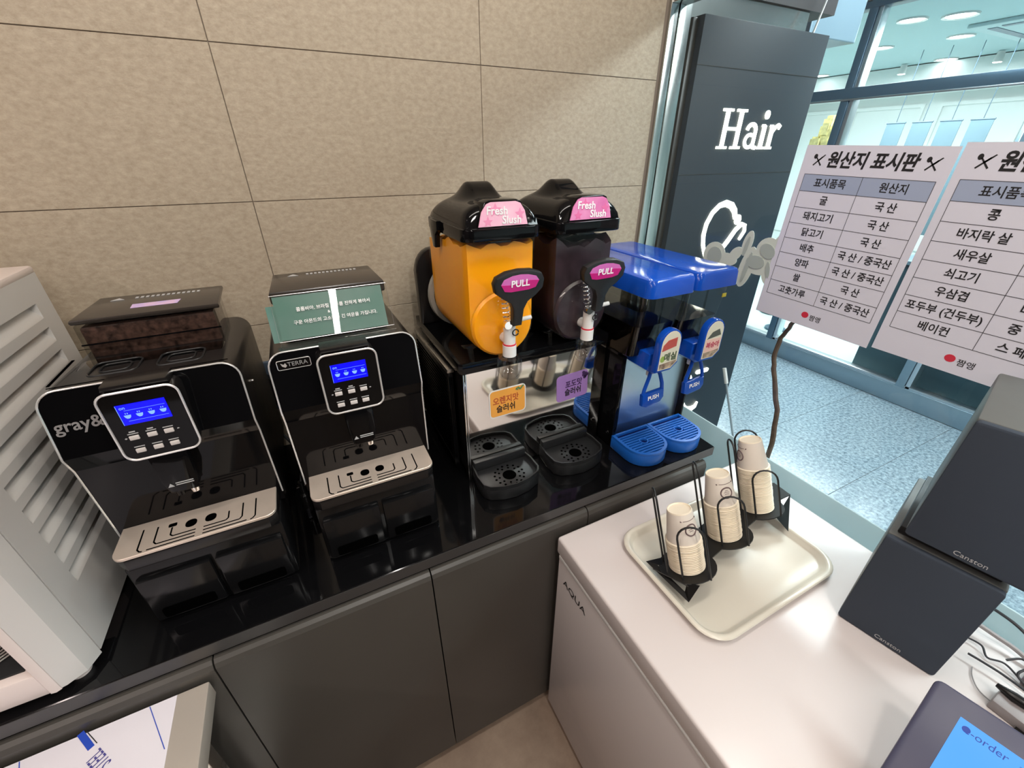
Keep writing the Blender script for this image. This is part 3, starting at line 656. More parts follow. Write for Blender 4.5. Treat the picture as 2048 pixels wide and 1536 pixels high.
for i, (cx, content, nm) in enumerate(((.375, ORANGE, 'orange'), (.586, PURP, 'grape'))):
    hw = .0815; y0, y1 = .803, 1.06
    # clear bowl: open shell
    b = bmesh.new(); P = ubowl(cx, hw, 1.282, 1.552); rows = []
    ys = [(y0, .94), (y0+.004, .98), (y0+.014, 1.0), (y1, 1.0)]
    for y, s in ys: rows.append([b.verts.new((cx+(x-cx)*s, y, z if z > 1.5 else 1.3635+(z-1.3635)*s)) for x, z in P])
    for A, B in zip(rows, rows[1:]):
        for k in range(len(P)-1): b.faces.new((A[k], A[k+1], B[k+1], B[k]))
    b.faces.new(rows[0]); b.faces.new(rows[-1][::-1])
    bmesh.ops.recalc_face_normals(b, faces=b.faces)
    bw = G().add(b).build('bowl', CLEAR, t, O, label='clear bowl of %s slush' % nm)
    # slush body with uneven top
    b = bmesh.new(); h2 = hw-.0025; n = 14; rows = []
    ny = 18
    for j in range(ny+1):
        y = y0+.004+(y1-.008-y0)*j/ny; s = .955 if j == 0 else 1
        top = lambda u: 1.535-(.020 if i else .0)*(1-abs(u)*.5)+.004*math.sin(9*u+y*60)+.003*math.sin(23*u+j*1.7)-.03*max(0, (j/ny-.45))*(1 if i == 0 else -.3)+ (0.006*math.sin(j*1.1+u*5) if i else 0)
        P = [(cx-h2*math.cos(a), 1.3645-h2*math.sin(a)) for a in [PI*k/n for k in range(n+1)]]
        ring = [(cx+(x-cx)*s, z) for x, z in P]
        tops = [(cx+h2*s*(1-2*k/10), top(1-2*k/10)) for k in range(11)]
        rows.append([b.verts.new((x, y, z)) for x, z in ring+tops])
    for A, B in zip(rows, rows[1:]):
        m_ = len(A)
        for k in range(m_): b.faces.new((A[k], A[(k+1) % m_], B[(k+1) % m_], B[k]))
    b.faces.new(rows[0]); b.faces.new(rows[-1][::-1]); bmesh.ops.recalc_face_normals(b, faces=b.faces)
    G().add(b).build('slush', content, bw, O, label='%s coloured slush' % nm)
    # round front boss of the bowl
    G().lathe([(.0, -.010), (.060, -.009), (.072, -.006), (.0765, 0), (.0785, .004)], (cx, y0, 1.362), 40, Matrix.Rotation(-PI/2, 4, 'X')).build('front_dome', CLEAR, bw, O)
    G().lathe([(.0, -.0085), (.058, -.0075), (.070, -.0045), (.075, .002)], (cx, y0+.0005, 1.362), 40, Matrix.Rotation(-PI/2, 4, 'X')).build('slush_front', content, bw, O)
    G().lathe([(.080, 0), (.092, 0), (.094, .012), (.080, .012)], (cx, 1.058, 1.366), 40, Matrix.Rotation(-PI/2, 4, 'X'), True).build('seal_ring', mat('grey_seal', s2l(150, 148, 140), .4), bw, O)
    for s in (-1, 1): G().prism([(cx+s*.052, 1.313), (cx+s*.092, 1.316), (cx+s*.088, 1.311), (cx+s*.078, 1.308), (cx+s*.072, 1.273), (cx+s*.064, 1.273), (cx+s*.066, 1.305)], 'y', .822, .834, .001).build('bowl_bracket', CLEAR, bw, O)
    # lid
    def rim(w, d, r, z0, z1):
        return G().prism(rrect(w, d, r, 6, cx, .912), 'z', z0, z1, .003)
    ld = rim(.176, .252, .022, 1.546, 1.571).build('lid', BLK, t, O)
    def dome(u, v):
        a = 2*u-1; yy = .793+.236*v; x = cx+a*.083
        e = min(1, (1-abs(a))/.34); ef = min(1, v/.13); er = min(1, (1-v)/.16)
        S_ = lambda q: (lambda c: c*c*(3-2*c))(min(1, max(0, q)))
        hump = .034*math.exp(-((v-.56)/.19)**2)*S_((.62-abs(a))/.34)
        hgt = .043-.006*S_((abs(a)-.5)/.3)+hump-.006*S_((v-.75)/.2)
        sm = lambda q: math.sqrt(max(0, 1-(1-q)**2))
        return (x*1 if True else 0, yy, 1.570+hgt*sm(e)*sm(ef)*sm(er))
    G().grid(dome, 36, 36).build('lid_dome', BLK, ld, O)
    G().prism([(cx-.060, 1.571), (cx+.060, 1.571), (cx+.040, 1.617), (cx+.030, 1.621), (cx-.030, 1.621), (cx-.040, 1.617)], 'y', .7935, .85, .003).build('label_boss', BLK, ld, O)
    lab = G().prism([(cx-.054, 1.5735), (cx+.054, 1.5735), (cx+.047, 1.600), (cx+.037, 1.614), (cx+.027, 1.6175), (cx-.027, 1.6175), (cx-.037, 1.614), (cx-.047, 1.600)], 'y', .7915, .794).build('pink_label', PINKB if i == 0 else PINK, ld, O)
    SM = mat('rose_star', s2l(224, 110, 165) if i else s2l(238, 150, 188), .35)
    for (sx, sz, r) in ((-.018, 1.603, .014), (-.034, 1.582, .011), (.036, 1.594, .012)):
        g = G()
        pts = [(cx+sx+(r if k % 2 == 0 else r*.45)*math.sin(k*PI/5), min(1.616, max(1.5745, sz+(r if k % 2 == 0 else r*.45)*math.cos(k*PI/5)))) for k in range(10)]
        g.prism(pts, 'y', .7912, .7916); g.build('label_star', SM, lab, O)
    text('Fresh', .021, WHITE, (cx-.014, .7908, 1.6015), (1, 0, -.03), (0, 0, 1), lab, off=O, bold=.0004); text('Slush', .021, WHITE, (cx+.018, .7908, 1.5835), (1, 0, -.03), (0, 0, 1), lab, off=O, bold=.0004)
    G().prism([(.930, 1.571), (.985, 1.571), (.985, 1.555), (.968, 1.512), (.953, 1.512), (.948, 1.540), (.930, 1.552)], 'x', cx-.097, cx-.084, .002).build('lid_clip', BLK, ld, O)
    G().box(cx+.0-.024, cx+.024, .806, .83, 1.538, 1.547, .002).build('lid_baffle', BLK2, ld, O)
    # tap
    ty = .768
    tp = G().lathe([(0, 1.300), (.0155, 1.300), (.0155, 1.326), (.0135, 1.327), (.0135, 1.372), (.010, 1.376), (0, 1.376)], (cx, ty, 0), 24).build('tap', WHITEP, t, O)
    G().lathe([(.0132, 1.3268), (.0150, 1.3268), (.0150, 1.3300), (.0132, 1.3300)], (cx, ty, 0), 24, closed=True).build('red_ring', RED, tp, O)
    G().tube([(cx, ty, 1.335), (cx, y0, 1.335)], .012, 16).build('tap_neck', WHITEP, tp, O)
    hx = [(cx-.004+.009*math.cos(k*.9), ty+.006+.009*math.sin(k*.9)+k*.0004, 1.385+k*.0013) for k in range(50)]
    G().tube(hx, .0014, 6).build('spring', CHROME, tp, O)
    G().tube([(cx-.010, ty-.004, 1.380), (cx+.048, ty-.010, 1.386)], .0048, 12).build('pivot_pin', WHITEP, tp, O)
    G().lathe([(0, -.007), (.009, -.007), (.010, 0), (.009, .007), (0, .007)], (cx-.010, ty-.010, 1.378), 16, Matrix.Rotation(PI/2, 4, 'X')).build('pivot_cap', CHROME, tp, O)
    G().tube([(cx+.006+.007*math.cos(k*.5), ty-.018, 1.360+.007*math.sin(k*.5)) for k in range(13)], .0016, 6).build('retaining_clip', BLK2, tp, O)
    fn = G().lathe([(.019, 1.300), (.026, 1.296), (.0285, 1.285), (.0285, 1.262), (.023, 1.247), (.018, 1.243), (.016, 1.245), (.021, 1.250), (.0265, 1.264), (.0265, 1.285), (.024, 1.293), (.0165, 1.297)], (cx, ty, 0), 28, closed=True).build('clear_nozzle', CLEARN, tp, O)
    hy = .744; c2 = cx+.006
    hp = [(-.056, 1.474), (-.050, 1.487), (-.028, 1.496), (.0, 1.499), (.028, 1.497), (.050, 1.489), (.057, 1.476), (.055, 1.458), (.040, 1.443), (.022, 1.431), (.014, 1.415), (.011, 1.378), (-.009, 1.378), (-.011, 1.415), (-.018, 1.431), (-.036, 1.443), (-.052, 1.456)]
    M_ = Matrix.Translation((c2, hy, 1.43)) @ Matrix.Rotation(math.radians(6), 4, 'X') @ Matrix.Translation((0, 0, -1.43))
    hd = G().prism(hp, 'y', -.009, .011, .004, M=M_).build('pull_handle', BLK3, tp, O)
    oval = [(-.042, 1.474), (-.036, 1.484), (-.018, 1.490), (0, 1.4915), (.018, 1.490), (.036, 1.485), (.043, 1.476), (.036, 1.462), (.020, 1.4585), (-.020, 1.4575), (-.034, 1.460)]
    G().prism(oval, 'y', -.0100, -.0088, M=M_).build('handle_label', MAUVE, hd, O)
    G().prism([(-.042, 1.474), (-.02, 1.472), (0, 1.4735), (.022, 1.478), (.043, 1.476), (.036, 1.462), (.020, 1.4585), (-.020, 1.4575), (-.034, 1.460)], 'y', -.0104, -.0098, M=M_).build('handle_label_band', MAG, hd, O)
    text('PULL', .019, WHITE, M_ @ Vector((0, -.0112, 1.4735)), (1, 0, 0), (0, -.105, 1), hd, off=O, bold=.0004, name='pull_lettering')
    # drip tray
    tc = cx-.003
    P = [(tc-.078, .838), (tc-.083, .79), (tc-.080, .752), (tc-.066, .736), (tc-.035, .724), (tc, .719), (tc+.038, .724), (tc+.072, .738), (tc+.084, .756), (tc+.084, .80), (tc+.078, .838)]
    dt = G().prism(P, 'z', .911, .9455, .003).build('slush_drip_tray', BLK3, t, O)
    Pi = [(tc+(x-tc)*.95, .779+(y-.779)*.945) for x, y in P]
    b = bmesh.new(); rings = []
    for (Q, z) in ((P, .9452), (P, .957), (Pi, .957), (Pi, .9452)): rings.append([b.verts.new((x, y, z)) for x, y in Q])
    for A, B in zip(rings, rings[1:]):
        for k in range(len(P)): b.faces.new((A[k], A[(k+1) % len(P)], B[(k+1) % len(P)], B[k]))
    bmesh.ops.recalc_face_normals(b, faces=b.faces); G().add(b).build('tray_rim', BLK3, dt, O)
    G().box(tc-.077, tc+.077, .820, .838, .9455, .974, .003).build('tray_back_wall', BLK3, dt, O)
    g = G(); hc = (tc+.002, .770)
    g.prism(arc(hc[0], hc[1], .0185, .0185, 0, 345, 23), 'z', .9453, .9459)
    for k in range(10): a = 2*PI*k/10; g.prism(arc(hc[0]+.0285*math.cos(a), hc[1]+.0285*math.sin(a), .0031, .0031, 0, 330, 10), 'z', .9453, .9459)
    for k in range(16): a = 2*PI*k/16+.1; g.prism(arc(hc[0]+.040*math.cos(a), hc[1]+.038*math.sin(a), .0033, .0033, 0, 330, 10), 'z', .9453, .9459)
    g.build('drain_holes', DARK, dt, O)
def sticker(name, cx, cz, w, h, m, rotd, lines, parent, y=.8385, border=None):
    M_ = Matrix.Translation((cx, 0, cz)) @ Matrix.Rotation(math.radians(rotd), 4, 'Y')
    s = G().prism(rrect(w, h, .011, 4), 'y', y, y+.0008, M=M_).build(name, border or m, parent, O)
    if border: G().prism(rrect(w-.006, h-.006, .009, 4), 'y', y-.0004, y+.0002, M=M_).build('sticker_face', m, s, O)
    xd = M_.to_3x3() @ Vector((1, 0, 0)); zd = M_.to_3x3() @ Vector((0, 0, 1))
    for (st, dx, dz, sz, mm) in lines: text(st, sz, mm, M_ @ Vector((dx, y-.0008, dz)), xd, zd, s, off=O, bold=.0004, sx=.85)
    return s, M_
ORST = mat('orange_sticker', s2l(238, 165, 70), .35)
s, M_ = sticker('flavour_sticker', .404, 1.131, .106, .083, ORST, -1, [('오렌지맛', -.006, .007, .024, mat('burnt_orange_text', s2l(180, 80, 45), .5)), ('슬러쉬', -.006, -.018, .024, INKB)], t, border=WHITEP)
s['label'] = 'orange sticker with white border'
g = G(); g.prism([(.026, .034), (.036, .026), (.037, .031), (.031, .037)], 'y', .837, .8376, M=M_); g.prism([(.037, .027), (.048, .038), (.043, .039), (.037, .033)], 'y', .837, .8376, M=M_); g.prism([(.022, .03), (.03, .026), (.026, .036)], 'y', .837, .8376, M=M_)
g.build('leaf_print', mat('leaf_green', s2l(90, 130, 80), .5), s, O)
PUST = mat('purple_sticker', s2l(168, 128, 196), .4); PTX = mat('dark_purple_text', s2l(70, 40, 90), .5)
s, M_ = sticker('flavour_sticker', .606, 1.126, .103, .083, PUST, -3, [('포도맛', .004, .008, .024, PTX), ('슬러쉬', .002, -.017, .024, INKB)], t)
s['label'] = 'purple sticker'
g = G()
for (a, b) in ((.036, .034), (.043, .030), (.036, .026), (.043, .022), (.049, .026), (.040, .018)): g.prism(arc(a, b, .0048, .0048, 0, 330, 10), 'y', .8372, .8378, M=M_)
g.build('grape_print', PTX, s, O)

# ------------------------------------------------------------ juice dispenser
t = thing('juice_dispenser', 'twin tank juice dispenser with blue lids, levers and trays', 'juice dispenser', (.86, .80, .91)); O = (.86, .80, .91)
G().box(.738, 1.0, .806, 1.15, .92, 1.205, .003).build('cabinet', BLK2, t, O)
G().box(.739, 1.001, .800, .806, .915, 1.212, .001, 1).build('steel_front', STEELB, t, O)
G().box(.722, .738, .778, 1.16, .911, 1.215, .003).build('side_panel', BLK, t, O)
G().box(1.0015, 1.010, .778, 1.16, .911, 1.215, .002).build('side_panel', BLK2, t, O)
G().box(.722, 1.01, .80, 1.16, 1.213, 1.222, .002).build('top_plate', BLK2, t, O)
G().lathe([(0, 0), (.004, 0), (.004, .002), (0, .003)], (.722, .80, .955), 12, Matrix.Rotation(-PI/2, 4, 'Y')).build('bolt', CHROME, t, O)
for i, cx in enumerate((.785, .94)):
    lvl = 1.314 if i == 0 else 1.306
    def tank(inset, z0, z1):
        w = .0735-inset; b = bmesh.new(); R = []
        for z in (z0, z1):
            f = .75+(.722-.75)*(z-1.225)/(1.40-1.225)+inset; ww = w*(.93+.07*(z-1.225)/.175)
            Q = rrect(2*ww, 1.125-inset-f, .016, 4, cx, (f+1.125-inset)/2); R.append([b.verts.new((x, y, z)) for x, y in Q])
        n = len(R[0])
        for k in range(n): b.faces.new((R[0][k], R[0][(k+1) % n], R[1][(k+1) % n], R[1][k]))
        b.faces.new(R[0][::-1]); 
        return b, R
    b, R = tank(0, 1.225, 1.40); bmesh.ops.recalc_face_normals(b, faces=b.faces)
    tk = G().add(b).build('tank', CLEAR, t, O)
    b, R = tank(.0022, 1.2275, lvl); b.faces.new(R[1]); bmesh.ops.recalc_face_normals(b, faces=b.faces)
    G().add(b).build('juice', COLA, tk, O)
    G().tube([(cx, .80, 1.24), (cx, .80, 1.395)], .010, 12).build('inner_tube', CLEAR2, tk, O)
    G().box(cx-.02, cx+.02, .95, 1.05, 1.28, 1.375, .01).build('cooling_block', mat('clear_amber', s2l(190, 185, 120), .3, alpha=.5), tk, O) if i else None
    G().prism([(.73, 1.395), (.73, 1.225), (.75, 1.215), (.77, 1.215), (.77, 1.225), (.74, 1.228), (.735, 1.395)], 'x', cx-.0012, cx+.0012).build('front_rib', CLEAR2, tk, O)
    # lid
    b = bmesh.new(); R = []
    for z, ins in ((1.398, .0), (1.432, .002), (1.439, .006), (1.441, .014)):
        R.append([b.verts.new((x, y, z)) for x, y in rrect(.155-2*ins, .43-2*ins, .022-ins*.6, 5, cx, .917)])
    for A, B in zip(R, R[1:]):
        for k in range(len(A)): b.faces.new((A[k], A[(k+1) % len(A)], B[(k+1) % len(A)], B[k]))
    b.faces.new(R[-1]); b.faces.new(R[0][::-1]); bmesh.ops.recalc_face_normals(b, faces=b.faces)
    G().add(b).build('lid', BLUE, t, O)
    # tap block, badge, lever
    hd = G().prism([(cx-.036, 1.245), (cx+.030, 1.245), (cx+.030, 1.195), (cx+.018, 1.182), (cx-.012, 1.182), (cx-.036, 1.20)], 'y', .712, .80, .004).build('tap_block', BLUE, t, O)
    yb_, zc = .682, 1.262
    bo = [(-.036, -.058), (-.036, .022)]+[(-.036*math.cos(a), .022+.036*math.sin(a)) for a in [math.radians(18*k) for k in range(1, 10)]]+[(.036, .022), (.036, -.040), (.014, -.058)]
    bd = G().prism([(cx+x, zc+z) for x, z in bo], 'y', yb_, yb_+.02, .003).build('badge_holder', BLUE, hd, O)
    bi = [(x*.86, (z+.0)*.90+.001) for x, z in bo]
    G().prism([(cx+x, zc+z) for x, z in bi], 'y', yb_-.0008, yb_+.0002).build('flavour_badge', mat('cream_badge', s2l(226, 222, 200), .35), bd, O)
    G().box(cx-.012, cx+.014, yb_+.018, .73, 1.205, 1.24, .002).build('badge_arm', BLUE, hd, O)
    if i == 0:
        G().prism([(cx-.028, zc+.002), (cx+.018, zc+.010), (cx+.018, zc+.034), (cx-.012, zc+.030), (cx-.026, zc+.018)], 'y', yb_-.0014, yb_-.0008).build('badge_print', mat('red_print', s2l(190, 80, 70), .4), bd, O)
        text('매실', .024, mat('dark_green_text', s2l(66, 84, 50), .4), (cx+.004, yb_-.0012, zc-.018), (1, 0, 0), (0, 0, 1), bd, off=O, bold=.0006)
        G().prism(arc(cx-.021, zc-.020, .008, .009, 0, 340, 12), 'y', yb_-.0011, yb_-.0008).build('plum_print', mat('plum_green', s2l(150, 180, 80), .4), bd, O)
    else:
        G().prism([(cx-.026, zc+.006), (cx+.024, zc+.012), (cx+.014, zc+.030), (cx-.010, zc+.024)], 'y', yb_-.0014, yb_-.0008).build('badge_print', mat('dark_print', s2l(84, 86, 76), .4), bd, O)
        G().box(cx-.028, cx+.028, yb_-.0012, yb_-.0008, zc-.032, zc+.004).build('badge_band', mat('peach_print', s2l(236, 195, 180), .4), bd, O)
        text('복숭아', .018, mat('pink_text', s2l(190, 70, 90), .4), (cx, yb_-.0015, zc-.014), (1, 0, 0), (0, 0, 1), bd, off=O, bold=.0006)
    G().prism([(cx-.028, zc-.034), (cx+.028, zc-.030), (cx+.027, zc-.036), (cx+.010, zc-.049), (cx-.028, zc-.049)], 'y', yb_-.0012, yb_-.0008).build('badge_photo', mat('fruit_photo', s2l(80, 55, 45), .4, col2=s2l(215, 190, 160), nscale=70), bd, O)
    M_ = Matrix.Translation((cx, .722, 1.19)) @ Matrix.Rotation(math.radians(-8), 4, 'X')
    lv = G().tube([M_ @ Vector(p) for p in ((-.010, 0, 0), (-.016, -.0, -.02), (-.030, 0, -.052), (-.036, 0, -.075))], .0052, 10)
    lv.tube([M_ @ Vector(p) for p in ((.014, 0, 0), (.024, 0, -.020), (.032, 0, -.045), (.034, 0, -.070))], .0052, 10)
    lv.prism([(-.040, -.064), (.035, -.060), (.036, -.085), (.024, -.098), (-.026, -.104), (-.040, -.098)], 'y', -.007, .007, .003, M=M_)
    lv.box(-.014, .018, -.007, .02, -.004, .012, M=M_)
    lvo = lv.build('push_lever', BLUE, hd, O)
    text('PUSH', .0165, WHITE, M_ @ Vector((-.003, -.0078, -.078)), (1, 0, .06), M_.to_3x3() @ Vector((0, 0, 1)), lvo, off=O, bold=.0003, name='push_lettering')
    G().lathe([(0, 0), (.008, 0), (.009, .02), (0, .02)], (cx+.008, .745, 1.162), 12).build('spout', WHITEP, hd, O)
    # tray
    bc = .79+.137*i; hw = .0675; fy = .652
    D = [(bc-hw, .780), (bc-hw, .745)]+[(bc-hw*math.cos(a), .725-.073*math.sin(a)**.8) for a in [math.radians(12*k+6) for k in range(14)]]+[(bc+hw, .745), (bc+hw, .780)]
    tr = G().prism(D, 'z', .911, .949, .003).build('blue_drip_tray', BLUET, t, O)
    Di = [(bc+(x-bc)*.88, .717+(y-.717)*.88) for x, y in D]
    b = bmesh.new(); rings = []
    for (Q, z) in ((D, .9485), (D, .955), (Di, .956), (Di, .9485)): rings.append([b.verts.new((x, y, z)) for x, y in Q])
    for A, B in zip(rings, rings[1:]):
        for k in range(len(D)): b.faces.new((A[k], A[(k+1) % len(D)], B[(k+1) % len(D)], B[k]))
    bmesh.ops.recalc_face_normals(b, faces=b.faces); G().add(b).build('tray_rim', BLUET, tr, O)
    G().prism([(bc+(x-bc)*.87, .717+(y-.717)*.87) for x, y in D], 'z', .9488, .9494).build('tray_floor', BLUED, tr, O)
    g = G(); k = 0
    for k in range(11):
        y = .666+.0098*k+.002
        if y > .764: break
        sn = min(1, max(0, (.725-y)/.073)); w = hw*.885*(math.sqrt(max(0, 1-min(1, sn/.9)**2.4)) if y < .725 else 1)
        if w < .012: continue
        if abs(y-.716) < .009:
            g.box(bc-w, bc-.014, y-.0024, y+.0024, .949, .9555); g.box(bc+.014, bc+w, y-.0024, y+.0024, .949, .9555)
        else: g.box(bc-w, bc+w, y-.0024, y+.0024, .949, .9555)
    g.lathe([(.0105, .949), (.014, .949), (.014, .9565), (.0105, .9565)], (bc, .716, 0), 24, closed=True)
    g.build('tray_ribs', BLUET, tr, O)
G().box(.985, .9995, .7205, .7225, 1.362, 1.372).build('warning_sticker', YEL, t, O)

# ------------------------------------------------------------ freezer
t = thing('chest_freezer', 'white chest freezer with a smooth lid and small wordmark', 'freezer', (.43, .0, 0)); O = (.43, 0, 0)
G().box(.437, 1.10, -.75, .606, .03, .783, .006).build('cabinet', FRZ, t, O)
G().box(.433, 1.106, -.755, .612, .7845, .840, .007, 3).build('lid', FRZ, t, O)
G().box(.4335, .44, -.74, .60, .7725, .7840, .002).build('gasket', WHITEP, t, O)
text('AQUA', .030, BLK3, (.4358, .525, .707), (0, -1, 0), (0, 0, 1), t, off=O, sx=1.15)
for x in (.47, 1.06):
    for y in (-.7, .56): G().lathe([(0, 0), (.02, 0), (.02, .032), (0, .032)], (x, y, 0)).build('foot', BLK2, t, O)

# serving tray
t = thing('serving_tray', 'cream rectangular cafeteria tray on the freezer lid under the cup rack', 'tray', (.765, .383, .84), rz=math.radians(0))
b = bmesh.new(); R = []
for w, d, r, z in ((.365, .25, .035, .0), (.395, .28, .045, .016), (.42, .305, .055, .0215), (.424, .309, .057, .019), (.416, .301, .053, .0175), (.392, .277, .043, .0155), (.368, .253, .037, .0045)):
    R.append([b.verts.new((x, y, z)) for x, y in rrect(w, d, r, 7)])
# inner surface (top) and outer surface (bottom) as one skin
top = [(.376, .261, .040, .0042), (.384, .269, .043, .0062), (.398, .283, .049, .0170), (.404, .289, .051, .0195), (.412, .297, .054, .0205), (.420, .305, .057, .0195), (.424, .309, .058, .0170), (.416, .301, .054, .0165), (.400, .285, .049, .0145), (.386, .271, .043, .0035), (.376, .261, .04, .0005)]
b.free(); b = bmesh.new(); R = [[b.verts.new((x, y, z)) for x, y in rrect(w, d, r, 7)] for w, d, r, z in top]
for A, B in zip(R, R[1:]):
    for k in range(len(A)): b.faces.new((A[k], A[(k+1) % len(A)], B[(k+1) % len(A)], B[k]))
b.faces.new(R[0]); b.faces.new(R[-1][::-1]); bmesh.ops.recalc_face_normals(b, faces=b.faces)
G().add(b).build('tray_body', CREAM, t)

# cup rack
RZ = math.radians(9); TH = math.radians(21)
u = Vector((math.cos(RZ), math.sin(RZ), 0)); w = Vector((-math.sin(RZ), math.cos(RZ), 0)); nn = (Vector((0, 0, 1))*math.cos(TH)+w*math.sin(TH)); dd = (w*math.cos(TH)-Vector((0, 0, 1))*math.sin(TH))
RO = Vector((.775, .402, .8915))
RM = Matrix((u, dd, nn)).transposed().to_4x4(); RM.translation = RO
rk = thing('cup_rack', 'black wire and sheet rack holding three tilted cup stacks', 'rack', (0, 0, 0)); rk.location = RO
O = RO
cups_u = (-.151, 0, .152)
g = G()
pl = []
for k, cu_ in enumerate(cups_u):
    a0, a1 = (-35, 215) if False else (0, 0)
outl = []
for sgn in (-1, 1):
    rng = cups_u if sgn < 0 else cups_u[::-1]
    for c in rng:
        A = range(205, 336, 13) if sgn < 0 else range(25, 156, 13)
        for a in A: outl.append((c+.061*math.cos(math.radians(a)), .061*math.sin(math.radians(a))))
# add the flared ends
g.prism(outl[:33]+[(.252, -.036), (.292, .023), (.250, .052)]+outl[33:]+[(-.208, .050), (-.206, -.040)], 'z', -.0025, 0, M=RM); g.build('base_plate', WIRE, rk, O, False)
LB, LF = Vector((.572, .445, .866)), Vector((.577, .322, .866))
def W_(x, y, z=0): return RM @ Vector((x, y, z))
def bar(g, a, b, wd, th, side):
    a, b = Vector(a), Vector(b); d = (b-a).normalized(); s_ = Vector(side); s_ = (s_-d*s_.dot(d)).normalized(); n_ = d.cross(s_)
    M = Matrix((d, s_, n_)).transposed().to_4x4(); M.translation = a
    g.box(0, (b-a).length, -wd/2, wd/2, -th/2, th/2, M=M)
def sheet3(g, P, th=.0022):
    q = bmesh.new(); q.faces.new([q.verts.new(p) for p in P]); bmesh.ops.solidify(q, geom=q.faces[:], thickness=th); g.add(q)
LB, LF = Vector((.5661, .4401, .867)), Vector((.5766, .3212, .867)); a_, c_ = Vector((.5791, .4173, .873)), Vector((.5843, .3408, .873))
g = G(); sheet3(g, [LB, LF, c_, a_]); sheet3(g, [LF, W_(-.190, -.056), W_(-.199, -.032), c_]); sheet3(g, [LB, a_, W_(-.186, .040), W_(-.165, .058)]); g.build('end_bracket', WIRE, rk, O, False)
g = G(); sheet3(g, [W_(.130, -.056), Vector((.9471, .3472, .867)), W_(.252, -.036)]); g.build('end_leg', WIRE, rk, O, False)
def loop(c, ang, h, wd=.05, rad=.047, off=None):
    a = math.radians(ang-9); cx_, cy_ = c+rad*math.cos(a), rad*math.sin(a); tx, ty_ = -math.sin(a), math.cos(a)
    if off: cx_, cy_ = c+off[0], off[1]
    P = [(cx_-tx*wd/2, cy_-ty_*wd/2, 0), (cx_-tx*wd/2, cy_-ty_*wd/2, h-wd/2)]
    P += [(cx_-tx*wd/2*math.cos(q), cy_-ty_*wd/2*math.cos(q), h-wd/2+wd/2*math.sin(q)) for q in [PI*k/10 for k in range(1, 10)]]
    P += [(cx_+tx*wd/2, cy_+ty_*wd/2, h-wd/2), (cx_+tx*wd/2, cy_+ty_*wd/2, 0)]
    g = G().tube([RM @ Vector(p) for p in P], .0023, 8); g.build('wire_loop', WIRE, rk, O)
for c in cups_u:
    loop(c, 149, .195, .042); loop(c, 228, .125, .055, off=(-.028, -.042))
loop(cups_u[2], 49, .195, .055)
# cups: inverted, one object each
def ORD(k): return '%d%s' % (k, 'th' if 10 < k < 20 else {1: 'st', 2: 'nd', 3: 'rd'}.get(k % 10, 'th'))
def cup_mesh():
    g = G(); H = .073
    prof = [(.0, H-.0025), (.0228, H-.0025), (.0236, H), (.0252, H), (.0262, H-.003), (.0349, .0026), (.0378, .0020), (.0386, .0011), (.0376, 0.0), (.0348, .0), (.0338, .002), (.0255, H-.006), (.0, H-.006)]
    g.lathe(prof, n=36); return g
cm = None
stacks = [(17, 'shortest left cup stack'), (22, 'middle cup stack'), (29, 'tallest right cup stack')]
step = .0040
for k, (n, nm) in enumerate(stacks):
    for i in range(n+1):
        top = i == n
        if cm is None:
            o = cup_mesh().build('paper_cup', CUPM); cm = o.data
        else:
            o = bpy.data.objects.new('paper_cup', cm); COL.objects.link(o)
        o.matrix_world = RM @ Matrix.Translation((cups_u[k]+random.uniform(-.0006, .0006), random.uniform(-.0006, .0006), .0008+step*i)) @ Matrix.Rotation(random.uniform(0, 6), 4, 'Z')
        tag(o, ('top upside down paper cup with brown emblem in the %s' % nm) if top else '%s cup from the top, nested in the %s on the wire rack' % (ORD(n-i+1), nm), 'cup', 'paper cups in the %s' % nm)
        if top:
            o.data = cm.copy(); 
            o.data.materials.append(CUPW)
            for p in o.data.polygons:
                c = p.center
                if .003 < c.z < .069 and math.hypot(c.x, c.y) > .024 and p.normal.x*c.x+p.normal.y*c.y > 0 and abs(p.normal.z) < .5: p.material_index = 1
            o.matrix_world = RM @ Matrix.Translation((cups_u[k], 0, .0008+step*i)) @ Matrix.Rotation(math.radians((-105, -118, -213)[k]), 4, 'Z')
            def cone(a, z, e=.0004): r = .0345+(.0262-.0345)*(z-.004)/(.070-.004)+e; return (r*math.cos(a), r*math.sin(a), z)
            g = G(); ring = [cone(.42*math.cos(q), .036+.0115*math.sin(q)*(1 if math.sin(q) > 0 else 1.15)-.001*(abs(math.cos(q)) > .9)) for q in [2*PI*j/28 for j in range(28)]]
            g.tube(ring, .0015, 5, True)
            g.tube([cone(a/10, .056-.0012*abs(a)*.5+.0028*abs(a)*.25) for a in range(-5, 6)], .0005, 4)
            for s_ in (-1, 1): g.tube([cone(s_*.62, .0555), cone(s_*.70, .0575)], .0012, 5)
            for zz_, ww_ in ((.040, .12), (.036, .2), (.032, .16)): g.tube([cone(-ww_, zz_), cone(0, zz_+.001), cone(ww_, zz_)], .0005, 4)
            e = g.build('printed_emblem', INK, o)

